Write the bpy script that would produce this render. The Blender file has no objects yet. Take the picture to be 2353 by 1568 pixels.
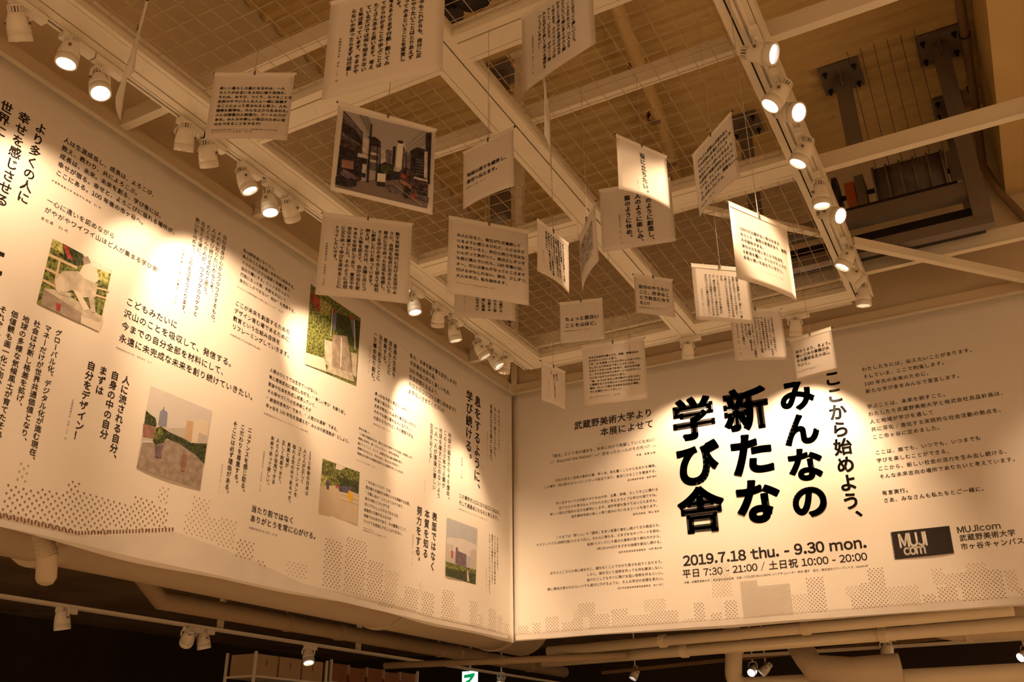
import bpy, bmesh, math, random
import numpy as np
from mathutils import Vector, Matrix
random.seed(7)
SC = bpy.context.scene
COL = SC.collection

# ---------------------------------------------------------------- camera
F, CX, CY = 2117.6, 1176.5, 784.0
_yaw, _pit, _rol = -0.496226, 0.430462, 0.0047462
_f = np.array([math.sin(_yaw)*math.cos(_pit), math.cos(_yaw)*math.cos(_pit), math.sin(_pit)])
_r = np.array([math.cos(_yaw), -math.sin(_yaw), 0.0]); _d = np.cross(_f, _r)
_r2 = math.cos(_rol)*_r + math.sin(_rol)*_d; _d2 = -math.sin(_rol)*_r + math.cos(_rol)*_d
CAM = np.array([0.0, 0.0, 1.6])
cam = bpy.data.cameras.new('camera'); cam.sensor_width = 36.0; cam.lens = 36.0*F/2353.0
cam.clip_start = 0.05; cam.clip_end = 100
camo = bpy.data.objects.new('camera', cam); COL.objects.link(camo)
camo.matrix_world = Matrix(((_r2[0], -_d2[0], -_f[0], CAM[0]), (_r2[1], -_d2[1], -_f[1], CAM[1]),
                            (_r2[2], -_d2[2], -_f[2], CAM[2]), (0, 0, 0, 1)))
SC.camera = camo
def ray(x, y): return _f + _r2*(x-CX)/F + _d2*(y-CY)/F
def on(p, ax, val):
    v = ray(*p); return CAM + v*((val-CAM[ax])/v[ax])
def cr(ox, oy, s): return lambda x, y: (ox+x/s, oy+y/s)

# ---------------------------------------------------------------- light
WARM = (1.0, 0.65, 0.37)
w = bpy.data.worlds.new('shop_ambience'); SC.world = w; w.use_nodes = True
w.node_tree.nodes['Background'].inputs[0].default_value = (1.0, 0.56, 0.26, 1)
w.node_tree.nodes['Background'].inputs[1].default_value = 1.16
LAMP_W = 62.0            # watts of one track spotlight
SC.view_settings.view_transform = 'Standard'; SC.view_settings.look = 'None'
SC.view_settings.exposure = 0.04; SC.view_settings.gamma = 1.0; SC.view_settings.use_curve_mapping = False
SC.cycles.use_denoising = True
SC.cycles.max_bounces = 4; SC.cycles.diffuse_bounces = 3; SC.cycles.glossy_bounces = 2
SC.cycles.use_adaptive_sampling = True; SC.cycles.adaptive_threshold = 0.08; SC.cycles.adaptive_min_samples = 12
SC.cycles.caustics_reflective = False; SC.cycles.caustics_refractive = False
SC.cycles.sample_clamp_indirect = 4.0

# ---------------------------------------------------------------- materials
MATS = {}
def mat(name, col, rough=0.6, metal=0.0, emit=None, es=0.0, var=0.0, vs=6.0, spec=0.5, bump=0.0, bs=60.0, coat=0.0, trans=0.0):
    if name in MATS: return MATS[name]
    m = bpy.data.materials.new(name); m.use_nodes = True; nt = m.node_tree; b = nt.nodes['Principled BSDF']
    b.inputs['Base Color'].default_value = (*col, 1); b.inputs['Roughness'].default_value = rough
    b.inputs['Metallic'].default_value = metal; b.inputs['Specular IOR Level'].default_value = spec
    b.inputs['Coat Weight'].default_value = coat; b.inputs['Coat Roughness'].default_value = 0.25
    if emit: b.inputs['Emission Color'].default_value = (*emit, 1); b.inputs['Emission Strength'].default_value = es
    if var or bump:
        tc = nt.nodes.new('ShaderNodeTexCoord')
    if var:
        n = nt.nodes.new('ShaderNodeTexNoise'); n.inputs['Scale'].default_value = vs; n.inputs['Detail'].default_value = 4
        nt.links.new(tc.outputs['Object'], n.inputs['Vector'])
        mx = nt.nodes.new('ShaderNodeMix'); mx.data_type = 'RGBA'
        mx.inputs[6].default_value = (*[c*(1-var) for c in col], 1); mx.inputs[7].default_value = (*[min(1, c*(1+var)) for c in col], 1)
        fac = n.outputs[0]
        if var > .15:
            mr = nt.nodes.new('ShaderNodeMapRange'); mr.inputs[1].default_value = .36; mr.inputs[2].default_value = .64
            nt.links.new(fac, mr.inputs[0]); fac = mr.outputs[0]
        nt.links.new(fac, mx.inputs[0]); nt.links.new(mx.outputs[2], b.inputs['Base Color'])
    if bump:
        n2 = nt.nodes.new('ShaderNodeTexNoise'); n2.inputs['Scale'].default_value = bs
        nt.links.new(tc.outputs['Object'], n2.inputs['Vector'])
        bp = nt.nodes.new('ShaderNodeBump'); bp.inputs['Strength'].default_value = bump; bp.inputs['Distance'].default_value = 0.01
        nt.links.new(n2.outputs[0], bp.inputs['Height']); nt.links.new(bp.outputs[0], b.inputs['Normal'])
    if trans:
        out = nt.nodes['Material Output']; tr = nt.nodes.new('ShaderNodeBsdfTranslucent'); ms = nt.nodes.new('ShaderNodeMixShader')
        tr.inputs[0].default_value = (*col, 1); ms.inputs[0].default_value = trans
        nt.links.new(b.outputs[0], ms.inputs[1]); nt.links.new(tr.outputs[0], ms.inputs[2]); nt.links.new(ms.outputs[0], out.inputs[0])
    MATS[name] = m; return m
def M_(n): return MATS[n]
mat('wall_paint', (.74, .62, .44), .8, var=.05, vs=2)
mat('ceiling_paint', (.62, .46, .21), .85, var=.10, vs=1.5)
mat('white_steel', (.82, .76, .62), .45, var=.03, vs=5)
mat('white_lamp', (.84, .79, .68), .38)
mat('banner_cloth', (.83, .79, .74), .50, var=.02, vs=3, spec=.45, bump=.03, bs=8)
mat('banner_ground', (.70, .66, .62), .55, var=.12, vs=7)
mat('ink', (.018, .013, .013), .38, spec=.55)
mat('ink_soft', (.040, .030, .028), .38, spec=.55)
mat('ink_paper', (.022, .017, .018), .6)
mat('dot_ink', (.24, .17, .12), .6)
mat('dot_ink_light', (.45, .36, .28), .6)
mat('tie_ink', (.22, .12, .08), .6)
mat('paper', (.83, .78, .72), .65, var=.01, vs=4, trans=.07)
mat('paper_hem', (.90, .86, .80), .6)
mat('wire_steel', (.45, .40, .33), .4, .3)
mat('dark_wire', (.05, .04, .03), .5)
mat('mesh_wire', (.46, .36, .22), .5, .1)
mat('slot_dark', (.05, .035, .025), .7)
mat('fin_dark', (.16, .13, .10), .5)
mat('reflector', (.85, .82, .78), .15, .9)
mat('lens_lit', (1, .95, .85), .3, emit=(1.0, .86, .62), es=14.0)
mat('lens_white', (1, .95, .95), .3, emit=(1.0, .90, .86), es=12.0)
mat('lens_hidden', (1, .9, .7), .3, emit=(1.0, .80, .5), es=2.0)
mat('grey_steel', (.20, .165, .14), .5, .2, var=.08, vs=4)
mat('black_steel', (.025, .02, .018), .5, .3)
mat('drum_steel', (.16, .13, .105), .6, .3, var=.2, vs=12)
mat('orange_paint', (.55, .13, .02), .5)
mat('duct_grey', (.62, .52, .38), .7, var=.06, vs=3)
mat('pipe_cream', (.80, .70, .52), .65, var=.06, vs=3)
mat('pipe_shaded', (.36, .27, .17), .7, var=.08, vs=4)  # pipe colour darkened to carry the shade under the banners
mat('pipe_brown', (.26, .17, .09), .7, var=.1, vs=6)
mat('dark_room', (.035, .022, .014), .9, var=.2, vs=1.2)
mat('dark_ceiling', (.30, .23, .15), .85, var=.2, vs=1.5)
mat('floor_wood', (.52, .42, .30), .55, var=.12, vs=2.5)
mat('cardboard', (.50, .36, .22), .85, var=.06, vs=5)
mat('brown_box', (.30, .13, .06), .8, var=.12, vs=5)
mat('exit_white', (.9, .95, .9), .4, emit=(.85, 1.0, .88), es=1.1)
mat('exit_green', (.01, .30, .10), .4, emit=(.0, .45, .14), es=.6)
mat('black_label', (.016, .012, .012), .38, spec=.55)
mat('label_cream', (.83, .79, .74), .5)

# ---------------------------------------------------------------- builders
def link(o, parent=None):
    COL.objects.link(o)
    if parent is not None: o.parent = parent
    return o
def tag(o, label=None, cat=None, group=None, kind=None):
    if label: o['label'] = label
    if cat: o['category'] = cat
    if group: o['group'] = group
    if kind: o['kind'] = kind
    return o
def thing(name, loc, label, cat, group=None):
    o = bpy.data.objects.new(name, None); o.empty_display_size = .05; COL.objects.link(o); o.location = loc
    return tag(o, label, cat, group)
def mesh_obj(name, verts, faces, m, parent=None, smooth=False):
    """world coordinates; parents are unrotated empties or identity meshes"""
    off = np.zeros(3)
    p = parent
    while p is not None:
        off = off + np.array(p.location); p = p.parent
    me = bpy.data.meshes.new(name)
    me.from_pydata([tuple(np.asarray(v, float)-off) for v in verts], [], [tuple(int(i) for i in f) for f in faces])
    me.materials.append(MATS[m] if isinstance(m, str) else m)
    if smooth:
        for q in me.polygons: q.use_smooth = True
    me.update()
    return link(bpy.data.objects.new(name, me), parent)
class MB:
    def __init__(s): s.v = []; s.f = []
    def add(s, v, f):
        o = len(s.v); s.v += [tuple(map(float, q)) for q in v]; s.f += [tuple(int(i)+o for i in g) for g in f]; return s
    def box(s, a, b):
        x0, x1 = sorted((a[0], b[0])); y0, y1 = sorted((a[1], b[1])); z0, z1 = sorted((a[2], b[2]))
        return s.add([(x0, y0, z0), (x1, y0, z0), (x1, y1, z0), (x0, y1, z0), (x0, y0, z1), (x1, y0, z1), (x1, y1, z1), (x0, y1, z1)],
                     [(0, 3, 2, 1), (4, 5, 6, 7), (0, 1, 5, 4), (1, 2, 6, 5), (2, 3, 7, 6), (3, 0, 4, 7)])
    def obox(s, c, ax, hs):
        c = np.array(c, float); A = [np.array(a, float) for a in ax]
        v = [c+sx*hs[0]*A[0]+sy*hs[1]*A[1]+sz*hs[2]*A[2] for sz in (-1, 1) for sx, sy in ((-1, -1), (1, -1), (1, 1), (-1, 1))]
        return s.add(v, [(0, 3, 2, 1), (4, 5, 6, 7), (0, 1, 5, 4), (1, 2, 6, 5), (2, 3, 7, 6), (3, 0, 4, 7)])
    def bar(s, p, q, w, h, up=(0, 0, 1)):
        p = np.array(p, float); q = np.array(q, float); d = q-p; L = np.linalg.norm(d); d /= L
        sd = np.cross(d, up); sd /= np.linalg.norm(sd); u = np.cross(sd, d)
        return s.obox((p+q)/2, (d, sd, u), (L/2, w/2, h/2))
    def tube(s, pts, r, n=10, caps=True):
        pts = [np.array(p, float) for p in pts]; rr = r if hasattr(r, '__len__') else [r]*len(pts)
        prev = None; base = len(s.v); vs = []
        for i, p in enumerate(pts):
            d = (pts[min(i+1, len(pts)-1)]-pts[max(i-1, 0)]); d /= (np.linalg.norm(d)+1e-12)
            if prev is None:
                a = np.array((0, 0, 1.0)) if abs(d[2]) < .9 else np.array((1.0, 0, 0))
                u = np.cross(d, a)
            else: u = prev-d*(prev@d)
            u /= np.linalg.norm(u); prev = u; v = np.cross(d, u)
            for k in range(n):
                t = 2*math.pi*k/n; vs.append(p+rr[i]*(math.cos(t)*u+math.sin(t)*v))
        fs = [(i*n+k, i*n+(k+1) % n, (i+1)*n+(k+1) % n, (i+1)*n+k) for i in range(len(pts)-1) for k in range(n)]
        if caps: fs += [tuple(range(n))[::-1], tuple((len(pts)-1)*n+k for k in range(n))]
        return s.add(vs, fs)
    def lathe(s, o, ax, prof, n=24, cap0=False, cap1=False):
        """prof: (distance along ax, radius)"""
        o = np.array(o, float); ax = np.array(ax, float); ax /= np.linalg.norm(ax)
        a = np.array((0, 0, 1.0)) if abs(ax[2]) < .9 else np.array((1.0, 0, 0))
        u = np.cross(ax, a); u /= np.linalg.norm(u); v = np.cross(ax, u); vs = []
        for t, r in prof:
            for k in range(n):
                g = 2*math.pi*k/n; vs.append(o+ax*t+r*(math.cos(g)*u+math.sin(g)*v))
        fs = [(i*n+k, i*n+(k+1) % n, (i+1)*n+(k+1) % n, (i+1)*n+k) for i in range(len(prof)-1) for k in range(n)]
        if cap0: fs.append(tuple(range(n))[::-1])
        if cap1: fs.append(tuple((len(prof)-1)*n+k for k in range(n)))
        return s.add(vs, fs)
    def build(s, name, m, parent=None, smooth=False): return mesh_obj(name, s.v, s.f, m, parent, smooth)

# ---------------------------------------------------------------- lettering
_fc = bpy.data.curves.new('glyph_source', 'FONT'); _fc.size = 1.0
_fo = bpy.data.objects.new('glyph_source', _fc)
_G = {}
def _raw(body, res):
    _fc.body = body; _fc.resolution_u = res
    me = bpy.data.meshes.new_from_object(_fo)
    n = len(me.vertices); co = np.zeros(n*3); me.vertices.foreach_get('co', co); co = co.reshape(-1, 3)[:, :2].copy()
    fs = [tuple(q.vertices) for q in me.polygons]
    bpy.data.meshes.remove(me); return co, fs
def _bolden(co, fs, r):
    """thicken the strokes: a strip of width 2r along every outline edge"""
    cnt = {}
    for f in fs:
        for i in range(len(f)):
            e = (f[i], f[(i+1) % len(f)]); k = (min(e), max(e)); cnt[k] = cnt.get(k, 0)+1
    v = [tuple(q) for q in co]; out = list(fs)
    for (i, j), c in cnt.items():
        if c != 1: continue
        a, b = co[i], co[j]; d = b-a; L = math.hypot(*d)
        if L < 1e-5: continue
        d = d/L*r; n = np.array((-d[1], d[0])); e = d*.75; o = len(v)
        v += [tuple(a-n-e), tuple(b-n+e), tuple(b+n+e), tuple(a+n-e)]; out.append((o, o+1, o+2, o+3))
    return np.array(v), out
def glyph(ch, wt, res=2):
    k = (ch, wt, res)
    if k in _G: return _G[k]
    if ch in ' \u3000':
        _G[k] = (np.zeros((0, 2)), [], .30 if ch == ' ' else 1.0); return _G[k]
    half = 33 <= ord(ch) <= 126
    if ch == '-':
        co, fs = np.array([(.06, .25), (.36, .25), (.36, .335), (.06, .335)]), [(0, 1, 2, 3)]; adv = .42
    elif ch == 'I':
        co, fs = np.array([(.075, 0), (.165, 0), (.165, .733), (.075, .733)]), [(0, 1, 2, 3)]; adv = .24
    else:
        co, fs = _raw(chr(ord(ch)+0xFEE0) if half else ch, res); adv = 1.0
        if half and len(co):
            if ch == '/': co[:, 0] *= .45
            x0, x1 = co[:, 0].min(), co[:, 0].max(); pad = .045+(.03 if ch in '.:!1Iil' else 0)
            co[:, 0] += pad-x0; adv = x1-x0+2*pad
            if ch.isdigit():
                co[:, 0] += (.58-adv)/2; adv = .58
    if wt and len(co): co, fs = _bolden(co, fs, wt)
    _G[k] = (co, fs, adv); return _G[k]
ROT = set('ー―—…（）「」“”〜-()')
class UV(tuple): pass          # a place on a sheet as fractions of its width and height
class Plane:
    """flat printing plane: pixel <-> (u, v) and (u, v) -> 3D"""
    def __init__(s, o, U, V, N, fn=None): s.o, s.U, s.V, s.N = [np.array(q, float) for q in (o, U, V, N)]; s.fn = fn
    def uv(s, px):
        if isinstance(px, UV): return np.array((px[0]*s.W, -px[1]*s.H))
        d = ray(*px); t = ((s.o-CAM)@s.N)/(d@s.N); q = CAM+d*t-s.o
        return np.array((q@s.U, q@s.V))
    def p3(s, uv, lift):
        uv = np.atleast_2d(uv); q = s.o+uv[:, :1]*s.U+uv[:, 1:2]*s.V
        n = np.full((len(uv), 1), lift)
        if s.fn is not None: n = n+s.fn(uv)[:, None]
        return q+n*s.N
def lettering(pl, parent, mode, lines, p0, p1, p2=None, k=(0, -1), wt=.012, gs=.95, m='ink', lift=.0009, name='lettering', pitch=1.5, res=2):
    """p0: centre of first char of first line, p1: centre of char k=(line, idx), p2: first char of last line (or (line, px))"""
    a = pl.uv(p0); b = pl.uv(p1)
    if p2 is None: li, c = 0, None
    elif isinstance(p2[1], tuple) and not isinstance(p2, UV): li, c = p2[0], pl.uv(p2[1])
    else: li, c = len(lines)-1, pl.uv(p2)
    mb = MB(); ln = lines[k[0]]; idx = k[1] if k[1] >= 0 else len(ln)+k[1]
    adv = lambda t: [glyph(ch, wt, res)[2] for ch in t]
    if mode in 'hr':
        A = adv(ln)
        if mode == 'h': em = (b[0]-a[0])/(sum(A[:idx])+A[idx]/2-A[0]/2); 
        else: em = (a[0]-b[0])/(sum(A[idx:])-A[idx]/2-A[-1]/2)
        dv = ((c[1]-a[1])/li if c is not None and li else -pitch*em)
        for i, t in enumerate(lines):
            A = adv(t); x = a[0]-glyph(lines[0][0], wt, res)[2]/2*em if mode == 'h' else a[0]+A[-1]/2*em-sum(A)*em
            if mode == 'r' and c is not None and li: x += (c[0]-a[0])*i/li*0
            for ch, ad in zip(t, A):
                co, fs, _ = glyph(ch, wt, res)
                if len(co):
                    uv = np.stack([x+((co[:, 0]-ad/2)*gs+ad/2)*em, a[1]+dv*i+(co[:, 1]-.38)*gs*em], 1)
                    mb.add(pl.p3(uv, lift), fs)
                x += ad*em
    else:
        em = (a[1]-b[1])/idx
        du = ((c[0]-a[0])/li if c is not None and li else -pitch*em)
        for i, t in enumerate(lines):
            for j, ch in enumerate(t):
                src = chr(ord(ch)+0xFEE0) if ch.isascii() and ch not in ' ' else ch
                co, fs, _ = glyph(src, wt, res)
                if not len(co): continue
                q = co-np.array((.5, .38))
                if ch in ROT: q = np.stack([q[:, 1], -q[:, 0]], 1)
                elif ch in '、。': q = q+np.array((.62, .58))
                elif ch in 'っゃゅょャュョッィェ': q = q+np.array((.1, .08))
                uv = np.stack([a[0]+du*i+q[:, 0]*gs*em, a[1]-em*j+q[:, 1]*gs*em], 1)
                mb.add(pl.p3(uv, lift), fs)
    return tag(mb.build(name, m, parent), kind='stuff')
def poly_print(pl, parent, name, pts, m, lift=.003, inset=None):
    uv = np.array([pl.uv(p) for p in pts])
    return mesh_obj(name, pl.p3(uv, lift), [tuple(range(len(pts)))], m, parent)

def flat_fit(pl, corners, base=.004):
    """the printing plane made truly flat over one printed patch"""
    if pl.fn is None: return pl
    uv = np.array([pl.uv(c) for c in corners]); h = pl.fn(uv); A_ = np.c_[uv, np.ones(len(uv))]
    k = np.linalg.lstsq(A_, h, rcond=None)[0]
    return Plane(pl.o, pl.U, pl.V, pl.N, lambda q: q@k[:2]+k[2])

# ================================================================ the setting
XW, YW = -3.570, 6.595            # faces of the two hung banners
ZB, ZT = 2.465, 4.520             # their bottom and top
ZF = 4.48                         # underside of the ceiling frame
ZC = 6.02                         # ceiling deck
def struct(name, a, b, m):
    mb = MB().box(a, b); return tag(mb.build(name, m), kind='structure')
struct('floor', (-15, -4, -.1), (4, 15, 0), 'floor_wood')
struct('wall_left', (XW-.16, -2.5, 2.52), (XW-.02, YW+.16, ZC), 'wall_paint')
struct('wall_back', (XW-.02, YW+.02, 2.52), (3.6, YW+.16, ZC), 'wall_paint')
ceil = struct('ceiling', (XW-.16, -2.5, ZC), (3.6, YW+.16, ZC+.1), 'ceiling_paint')
# ribs of the steel deck, one piece each
rib = None; y = 1.36
while y < 6.5:
    if rib is None:
        v = []
        for x in (XW, 3.5): v += [(x, -.036, ZC), (x, -.022, ZC-.03), (x, .022, ZC-.03), (x, .036, ZC)]
        rib = mesh_obj('deck_rib', v, [(0, 1, 5, 4), (1, 2, 6, 5), (2, 3, 7, 6), (0, 3, 2, 1), (4, 5, 6, 7)], 'ceiling_paint', ceil)
        o = rib
    else:
        o = rib.copy(); COL.objects.link(o); o.parent = ceil
    o.location = (0, y, 0); y += .145
struct('trim_1', (XW-.02, -2.5, ZT+.012), (XW+.012, YW+.02, ZT+.09), 'wall_paint')
struct('trim_2', (XW+.012, YW-.012, ZT+.012), (3.6, YW+.02, ZT+.09), 'wall_paint')
mb = MB().box((XW-.02, -2.5, ZT), (XW+.022, YW-.022, ZT+.012)); tag(mb.build('trim_3', 'white_steel'), kind='structure')
mb = MB().box((XW-.02, YW-.022, ZT), (3.6, YW+.02, ZT+.012)); tag(mb.build('trim_4', 'white_steel'), kind='structure')
struct('trim_5', (.465, -2.5, 5.30), (3.6, YW, ZC), 'ceiling_paint')      # downstand beam by the hoist
struct('wall_front', (XW-.16, -2.6, 3.30), (3.6, -2.5, ZC+.1), 'wall_paint')
struct('wall_right', (3.6, -2.6, 3.30), (3.7, YW+.16, ZC+.1), 'wall_paint')
# lower shop behind and below the banners
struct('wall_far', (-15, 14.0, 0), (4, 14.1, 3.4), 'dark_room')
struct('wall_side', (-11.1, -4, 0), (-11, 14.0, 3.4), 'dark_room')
struct('ceiling_lower', (-11, -2.5, 3.30), (XW-.16, 14, 3.4), 'dark_ceiling')
struct('ceiling_rear', (XW-.16, YW+.16, 3.30), (3.6, 14, 3.4), 'dark_ceiling')

# ---------------------------------------------------------------- ceiling frame
fr = thing('ceiling_frame', (-1.8, 4.0, ZF), 'cream painted steel ceiling frame of wide channel beams in a grid', 'ceiling frame')
def channel(a0, a1, b0, b1, axis, slot):
    """beam across [a0,a1], running [b0,b1] along axis; slot: 1 = dark groove on the high side"""
    def bx(mb, u0, u1, z0, z1, e=0):
        return mb.box((u0, b0+e, z0), (u1, b1-e, z1)) if axis == 'y' else mb.box((b0+e, u0, z0), (b1-e, u1, z1))
    body = bx(MB(), a0+.001, a1-.001, ZF+.012, ZF+.075).build('beam', 'white_steel', fr)
    w_ = a1-a0; g1 = a0+w_*.16 if slot else a0+w_*.24; g2 = a0+w_*.76 if slot else a0+w_*.84
    e1, e2 = (.003, .008) if slot else (.008, .003)
    bx(MB(), a0, g1, ZF, ZF+.014).build('flange', 'white_steel', body)
    bx(MB(), g1+e1, g2-e2 if slot else g2, ZF, ZF+.014).build('cover_strip', 'white_steel', body)
    bx(MB(), g2 if slot else g2+.003, a1, ZF, ZF+.014).build('flange', 'white_steel', body)
    bx(MB(), a0+.004, a1-.004, ZF+.0115, ZF+.0125).build('groove_shade_sheet', 'slot_dark', body)  # dark sheet standing in for the shade inside the grooves
BX = [(-3.125, -2.955), (-1.875, -1.70), (-.635, -.490)]
BY = [(2.60, 2.78), (4.21, 4.39), (5.905, 6.075)]
for (a0, a1), s in zip(BX, (0, 1, 0)): channel(a0, a1, -2.4, 6.075, 'y', s)
for i, (c0, c1) in enumerate([(-2.955, -1.875), (-1.70, -.635)]):
    for j, (a0, a1) in enumerate(BY): channel(a0, a1, c0, c1, 'x', j == 2)
# wire mesh panels
PIT = .0915
ROWN = ['nearest the camera', 'in the middle row', 'beside the far rail']; COLN = ['left-hand', 'right-hand']
def panel(x0, x1, y0, y1, lab):
    c = ((x0+x1)/2, (y0+y1)/2, ZF+.03)
    t = thing('mesh_panel', c, lab, 'mesh panel', 'wire mesh panels in the ceiling frame')
    r = .0019; z = c[2]
    e = .018
    MB().tube([(x0+e, y0+e, z), (x1-e, y0+e, z), (x1-e, y1-e, z), (x0+e, y1-e, z), (x0+e, y0+e, z)], .0028, 6).build('border_wire', 'mesh_wire', t)
    first = None
    n = int((x1-x0-2*e)/PIT)
    xs = [x1-e-PIT*(i+.9) for i in range(n)]
    for x in xs:
        if first is None: first = MB().tube([(x, y0+e, z), (x, y1-e, z)], r, 5).build('wire', 'mesh_wire', t); fx = x
        else:
            o = first.copy(); COL.objects.link(o); o.parent = t; o.location = (x-fx, 0, 0)
    first = None
    n = int((y1-y0-2*e)/PIT)
    for i in range(n+1):
        y = y1-e-PIT*(i+.35)
        if y < y0+e: break
        if first is None: first = MB().tube([(x0+e, y, z+r*1.8), (x1-e, y, z+r*1.8)], r, 5).build('wire', 'mesh_wire', t); fy = y
        else:
            o = first.copy(); COL.objects.link(o); o.parent = t; o.location = (0, y-fy, 0)
for i, (x0, x1) in enumerate([(-2.955, -1.875), (-1.70, -.635)]):
    for j, (y0, y1) in enumerate([(1.15, 2.60), (2.78, 4.21), (4.39, 5.905)]):
        panel(x0, x1, y0, y1, f'welded wire mesh panel in the {COLN[i]} bay of the ceiling frame, {ROWN[j]}')
# support bars over the frame, running from the left wall to the right
BARS = [2.435, 3.40, 4.545, 5.885]
for y, lab in zip(BARS, ('slim cream steel bar crossing above the mesh, nearest the camera', 'slim cream steel bar meeting the right rail beside the topmost spotlight',
                         'slim cream steel bar passing in front of the ribbed hoist drum', 'slim cream steel bar crossed by a diagonal brace near the far wall')):
    t = thing('support_bar', (0, y, ZF+.075), lab, 'bar', 'cream support bars above the frame')
    MB().box((XW+.012, y-.035, ZF+.076), (3.4, y, ZF+.18)).build('web', 'white_steel', t)
    MB().box((XW+.012, y-.045, ZF+.0755), (3.4, y+.001, ZF+.082)).build('lower_lip', 'white_steel', t)
a = on((1612, 481), 2, ZF+.05); b = on((2353, 637), 2, ZF+.05); d_ = (b-a)/np.linalg.norm(b-a)
for x0, x1, lab in ((a[0], BX[2][0], 'short diagonal brace above the mesh left of the right rail'), (BX[2][1], None, 'diagonal cream steel brace running under the hoist towards the far wall')):
    p_ = a+d_*((x0-a[0])/d_[0]); q_ = a+d_*((x1-a[0])/d_[0]) if x1 else a+d_*((YW-.03-a[1])/d_[1])
    t = thing('diagonal_brace', tuple(p_), lab, 'brace')
    e_ = .012 if x1 else 0
    MB().bar(p_+(0, 0, -.005+e_), q_+(0, 0, -.005+e_), .034, .058-2*e_).build('brace_bar', 'white_steel', t)
    MB().bar(p_+(0, 0, -.033+2*e_), q_+(0, 0, -.033+2*e_), .042, .006).build('lower_lip', 'white_steel', t)
# hangers from the deck
def hanger(px, z, wdt, m, lab):
    q = on(px, 2, z); t = thing('hanger_post', (q[0], q[1], z), lab, 'post', 'posts hanging from the deck')
    MB().box((q[0]-wdt/2, q[1]-wdt/2, z), (q[0]+wdt/2, q[1]+wdt/2, ZC-.031)).build('post', m, t)
    MB().box((q[0]-wdt*1.1, q[1]-wdt*1.1, ZC-.04), (q[0]+wdt*1.1, q[1]+wdt*1.1, ZC-.03)).build('top_plate', m, t)
hanger((1196, 520), 4.63, .045, 'white_steel', 'slim white hanger post seen behind the two-line festival sheet')
hanger((1150, 505), 4.80, .10, 'grey_steel', 'wide grey steel post dropping behind the two-line festival sheet')
hanger((1184, 790), 4.58, .035, 'white_steel', 'slim white hanger post right of the long eight-line sheet')
t = thing('hanger_post', (XW+.03, YW-.03, ZT+.09), 'white hanger post standing in the corner where the banners meet', 'post')
MB().box((XW+.015, YW-.045, ZT+.09), (XW+.055, YW-.015, ZC-.031)).build('post', 'white_steel', t)
MB().box((XW+.013, YW-.10, ZT+.088), (XW+.016, YW-.013, ZT+.02)).build('gusset', 'white_steel', t)

# ---------------------------------------------------------------- hoist and services by the right-hand rail
def plate(t, cx, cy, w_, d_):
    pl_ = MB().box((cx-w_/2, cy-d_/2, ZC-.055), (cx+w_/2, cy+d_/2, ZC-.031)).build('mounting_plate', 'grey_steel', t)
    for sx in (-1, 1):
        for sy in (-1, 1):
            x, y_ = cx+sx*w_*.36, cy+sy*d_*.33
            MB().lathe((x, y_, ZC-.055), (0, 0, -1), [(0, .018), (.012, .018), (.012, .008), (.04, .008)], 8, False, True).build('bolt', 'black_steel', pl_)
HY = 5.66                                     # front face of the hoist frame
ht = thing('cable_hoist', (-.1, HY, 4.62), 'grey steel hoist bolted to the ceiling deck at upper right', 'hoist')
for cx, x in ((-.39, -.39), (.245, .245)):
    plate(ht, cx, 5.60, .27, .30)
    MB().box((x-.05, HY-.10, 4.62 if x > 0 else 5.36), (x+.05, HY, ZC-.055)).build('post', 'grey_steel', ht)
    MB().box((x-.006, HY-.16, ZC-.16), (x+.006, HY-.10, ZC-.055)).build('gusset', 'grey_steel', ht)
MB().box((-.62, HY-.10, 5.28), (-.12, HY, 5.36)).build('cross_member', 'grey_steel', ht)
for x in (.22,):
    plate(ht, x+.02, 6.30, .20, .24)
    MB().box((x-.045, 6.25, 4.9), (x+.045, 6.34, ZC-.055)).build('post', 'grey_steel', ht)
plate(ht, -1.14, 5.80, .24, .26)
MB().box((-1.18, 5.76, 4.9), (-1.10, 5.84, ZC-.055)).build('post', 'grey_steel', ht)
MB().box((-1.22, HY-.085, 4.80), (.30, HY-.005, 4.89)).build('upper_channel', 'grey_steel', ht)
MB().box((-1.22, HY-.09, 4.79), (.30, HY, 4.80)).build('upper_lip', 'grey_steel', ht)
MB().box((-1.22, HY-.085, 4.565), (.30, HY-.005, 4.64)).build('lower_channel', 'grey_steel', ht)
MB().box((.215, HY-.088, 4.60), (.30, HY, 4.83)).build('end_plate', 'grey_steel', ht)
MB().box((-1.2, HY+.10, 4.62), (.25, HY+.14, 4.80)).build('backing_panel', 'black_steel', ht)
MB().box((-.60, HY+.05, 4.93), (.16, HY+.15, 4.99)).build('drum_cradle', 'black_steel', ht)
dr = thing('hoist_drum', (-.08, 6.0, 5.1), 'ribbed grey cable drum on its shaft above the hoist frame', 'drum')
DY, DZ, DR = 5.92, 5.20, .155
MB().lathe((-.33, DY, DZ), (1, 0, 0), [(0, .0), (0, .145), (.45, .145), (.45, 0)], 28).build('drum', 'drum_steel', dr, True)
for i in range(6): MB().lathe((-.335+i*.087, DY, DZ), (1, 0, 0), [(0, .14), (0, DR+.005), (.012, DR+.005), (.012, .14)], 28).build('rib_ring', 'grey_steel', dr)
MB().tube([(-.62, DY, DZ), (.20, DY, DZ)], .018, 10).build('shaft', 'black_steel', dr)
for x in (-.425, .165): MB().box((x-.03, DY-.09, DZ-.14), (x+.03, DY+.09, DZ+.10)).build('bearing_block', 'grey_steel', dr)
MB().box((-.528, DY-.07, DZ-.075), (-.462, DY+.07, DZ+.075)).build('coupling', 'orange_paint', dr)
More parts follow.
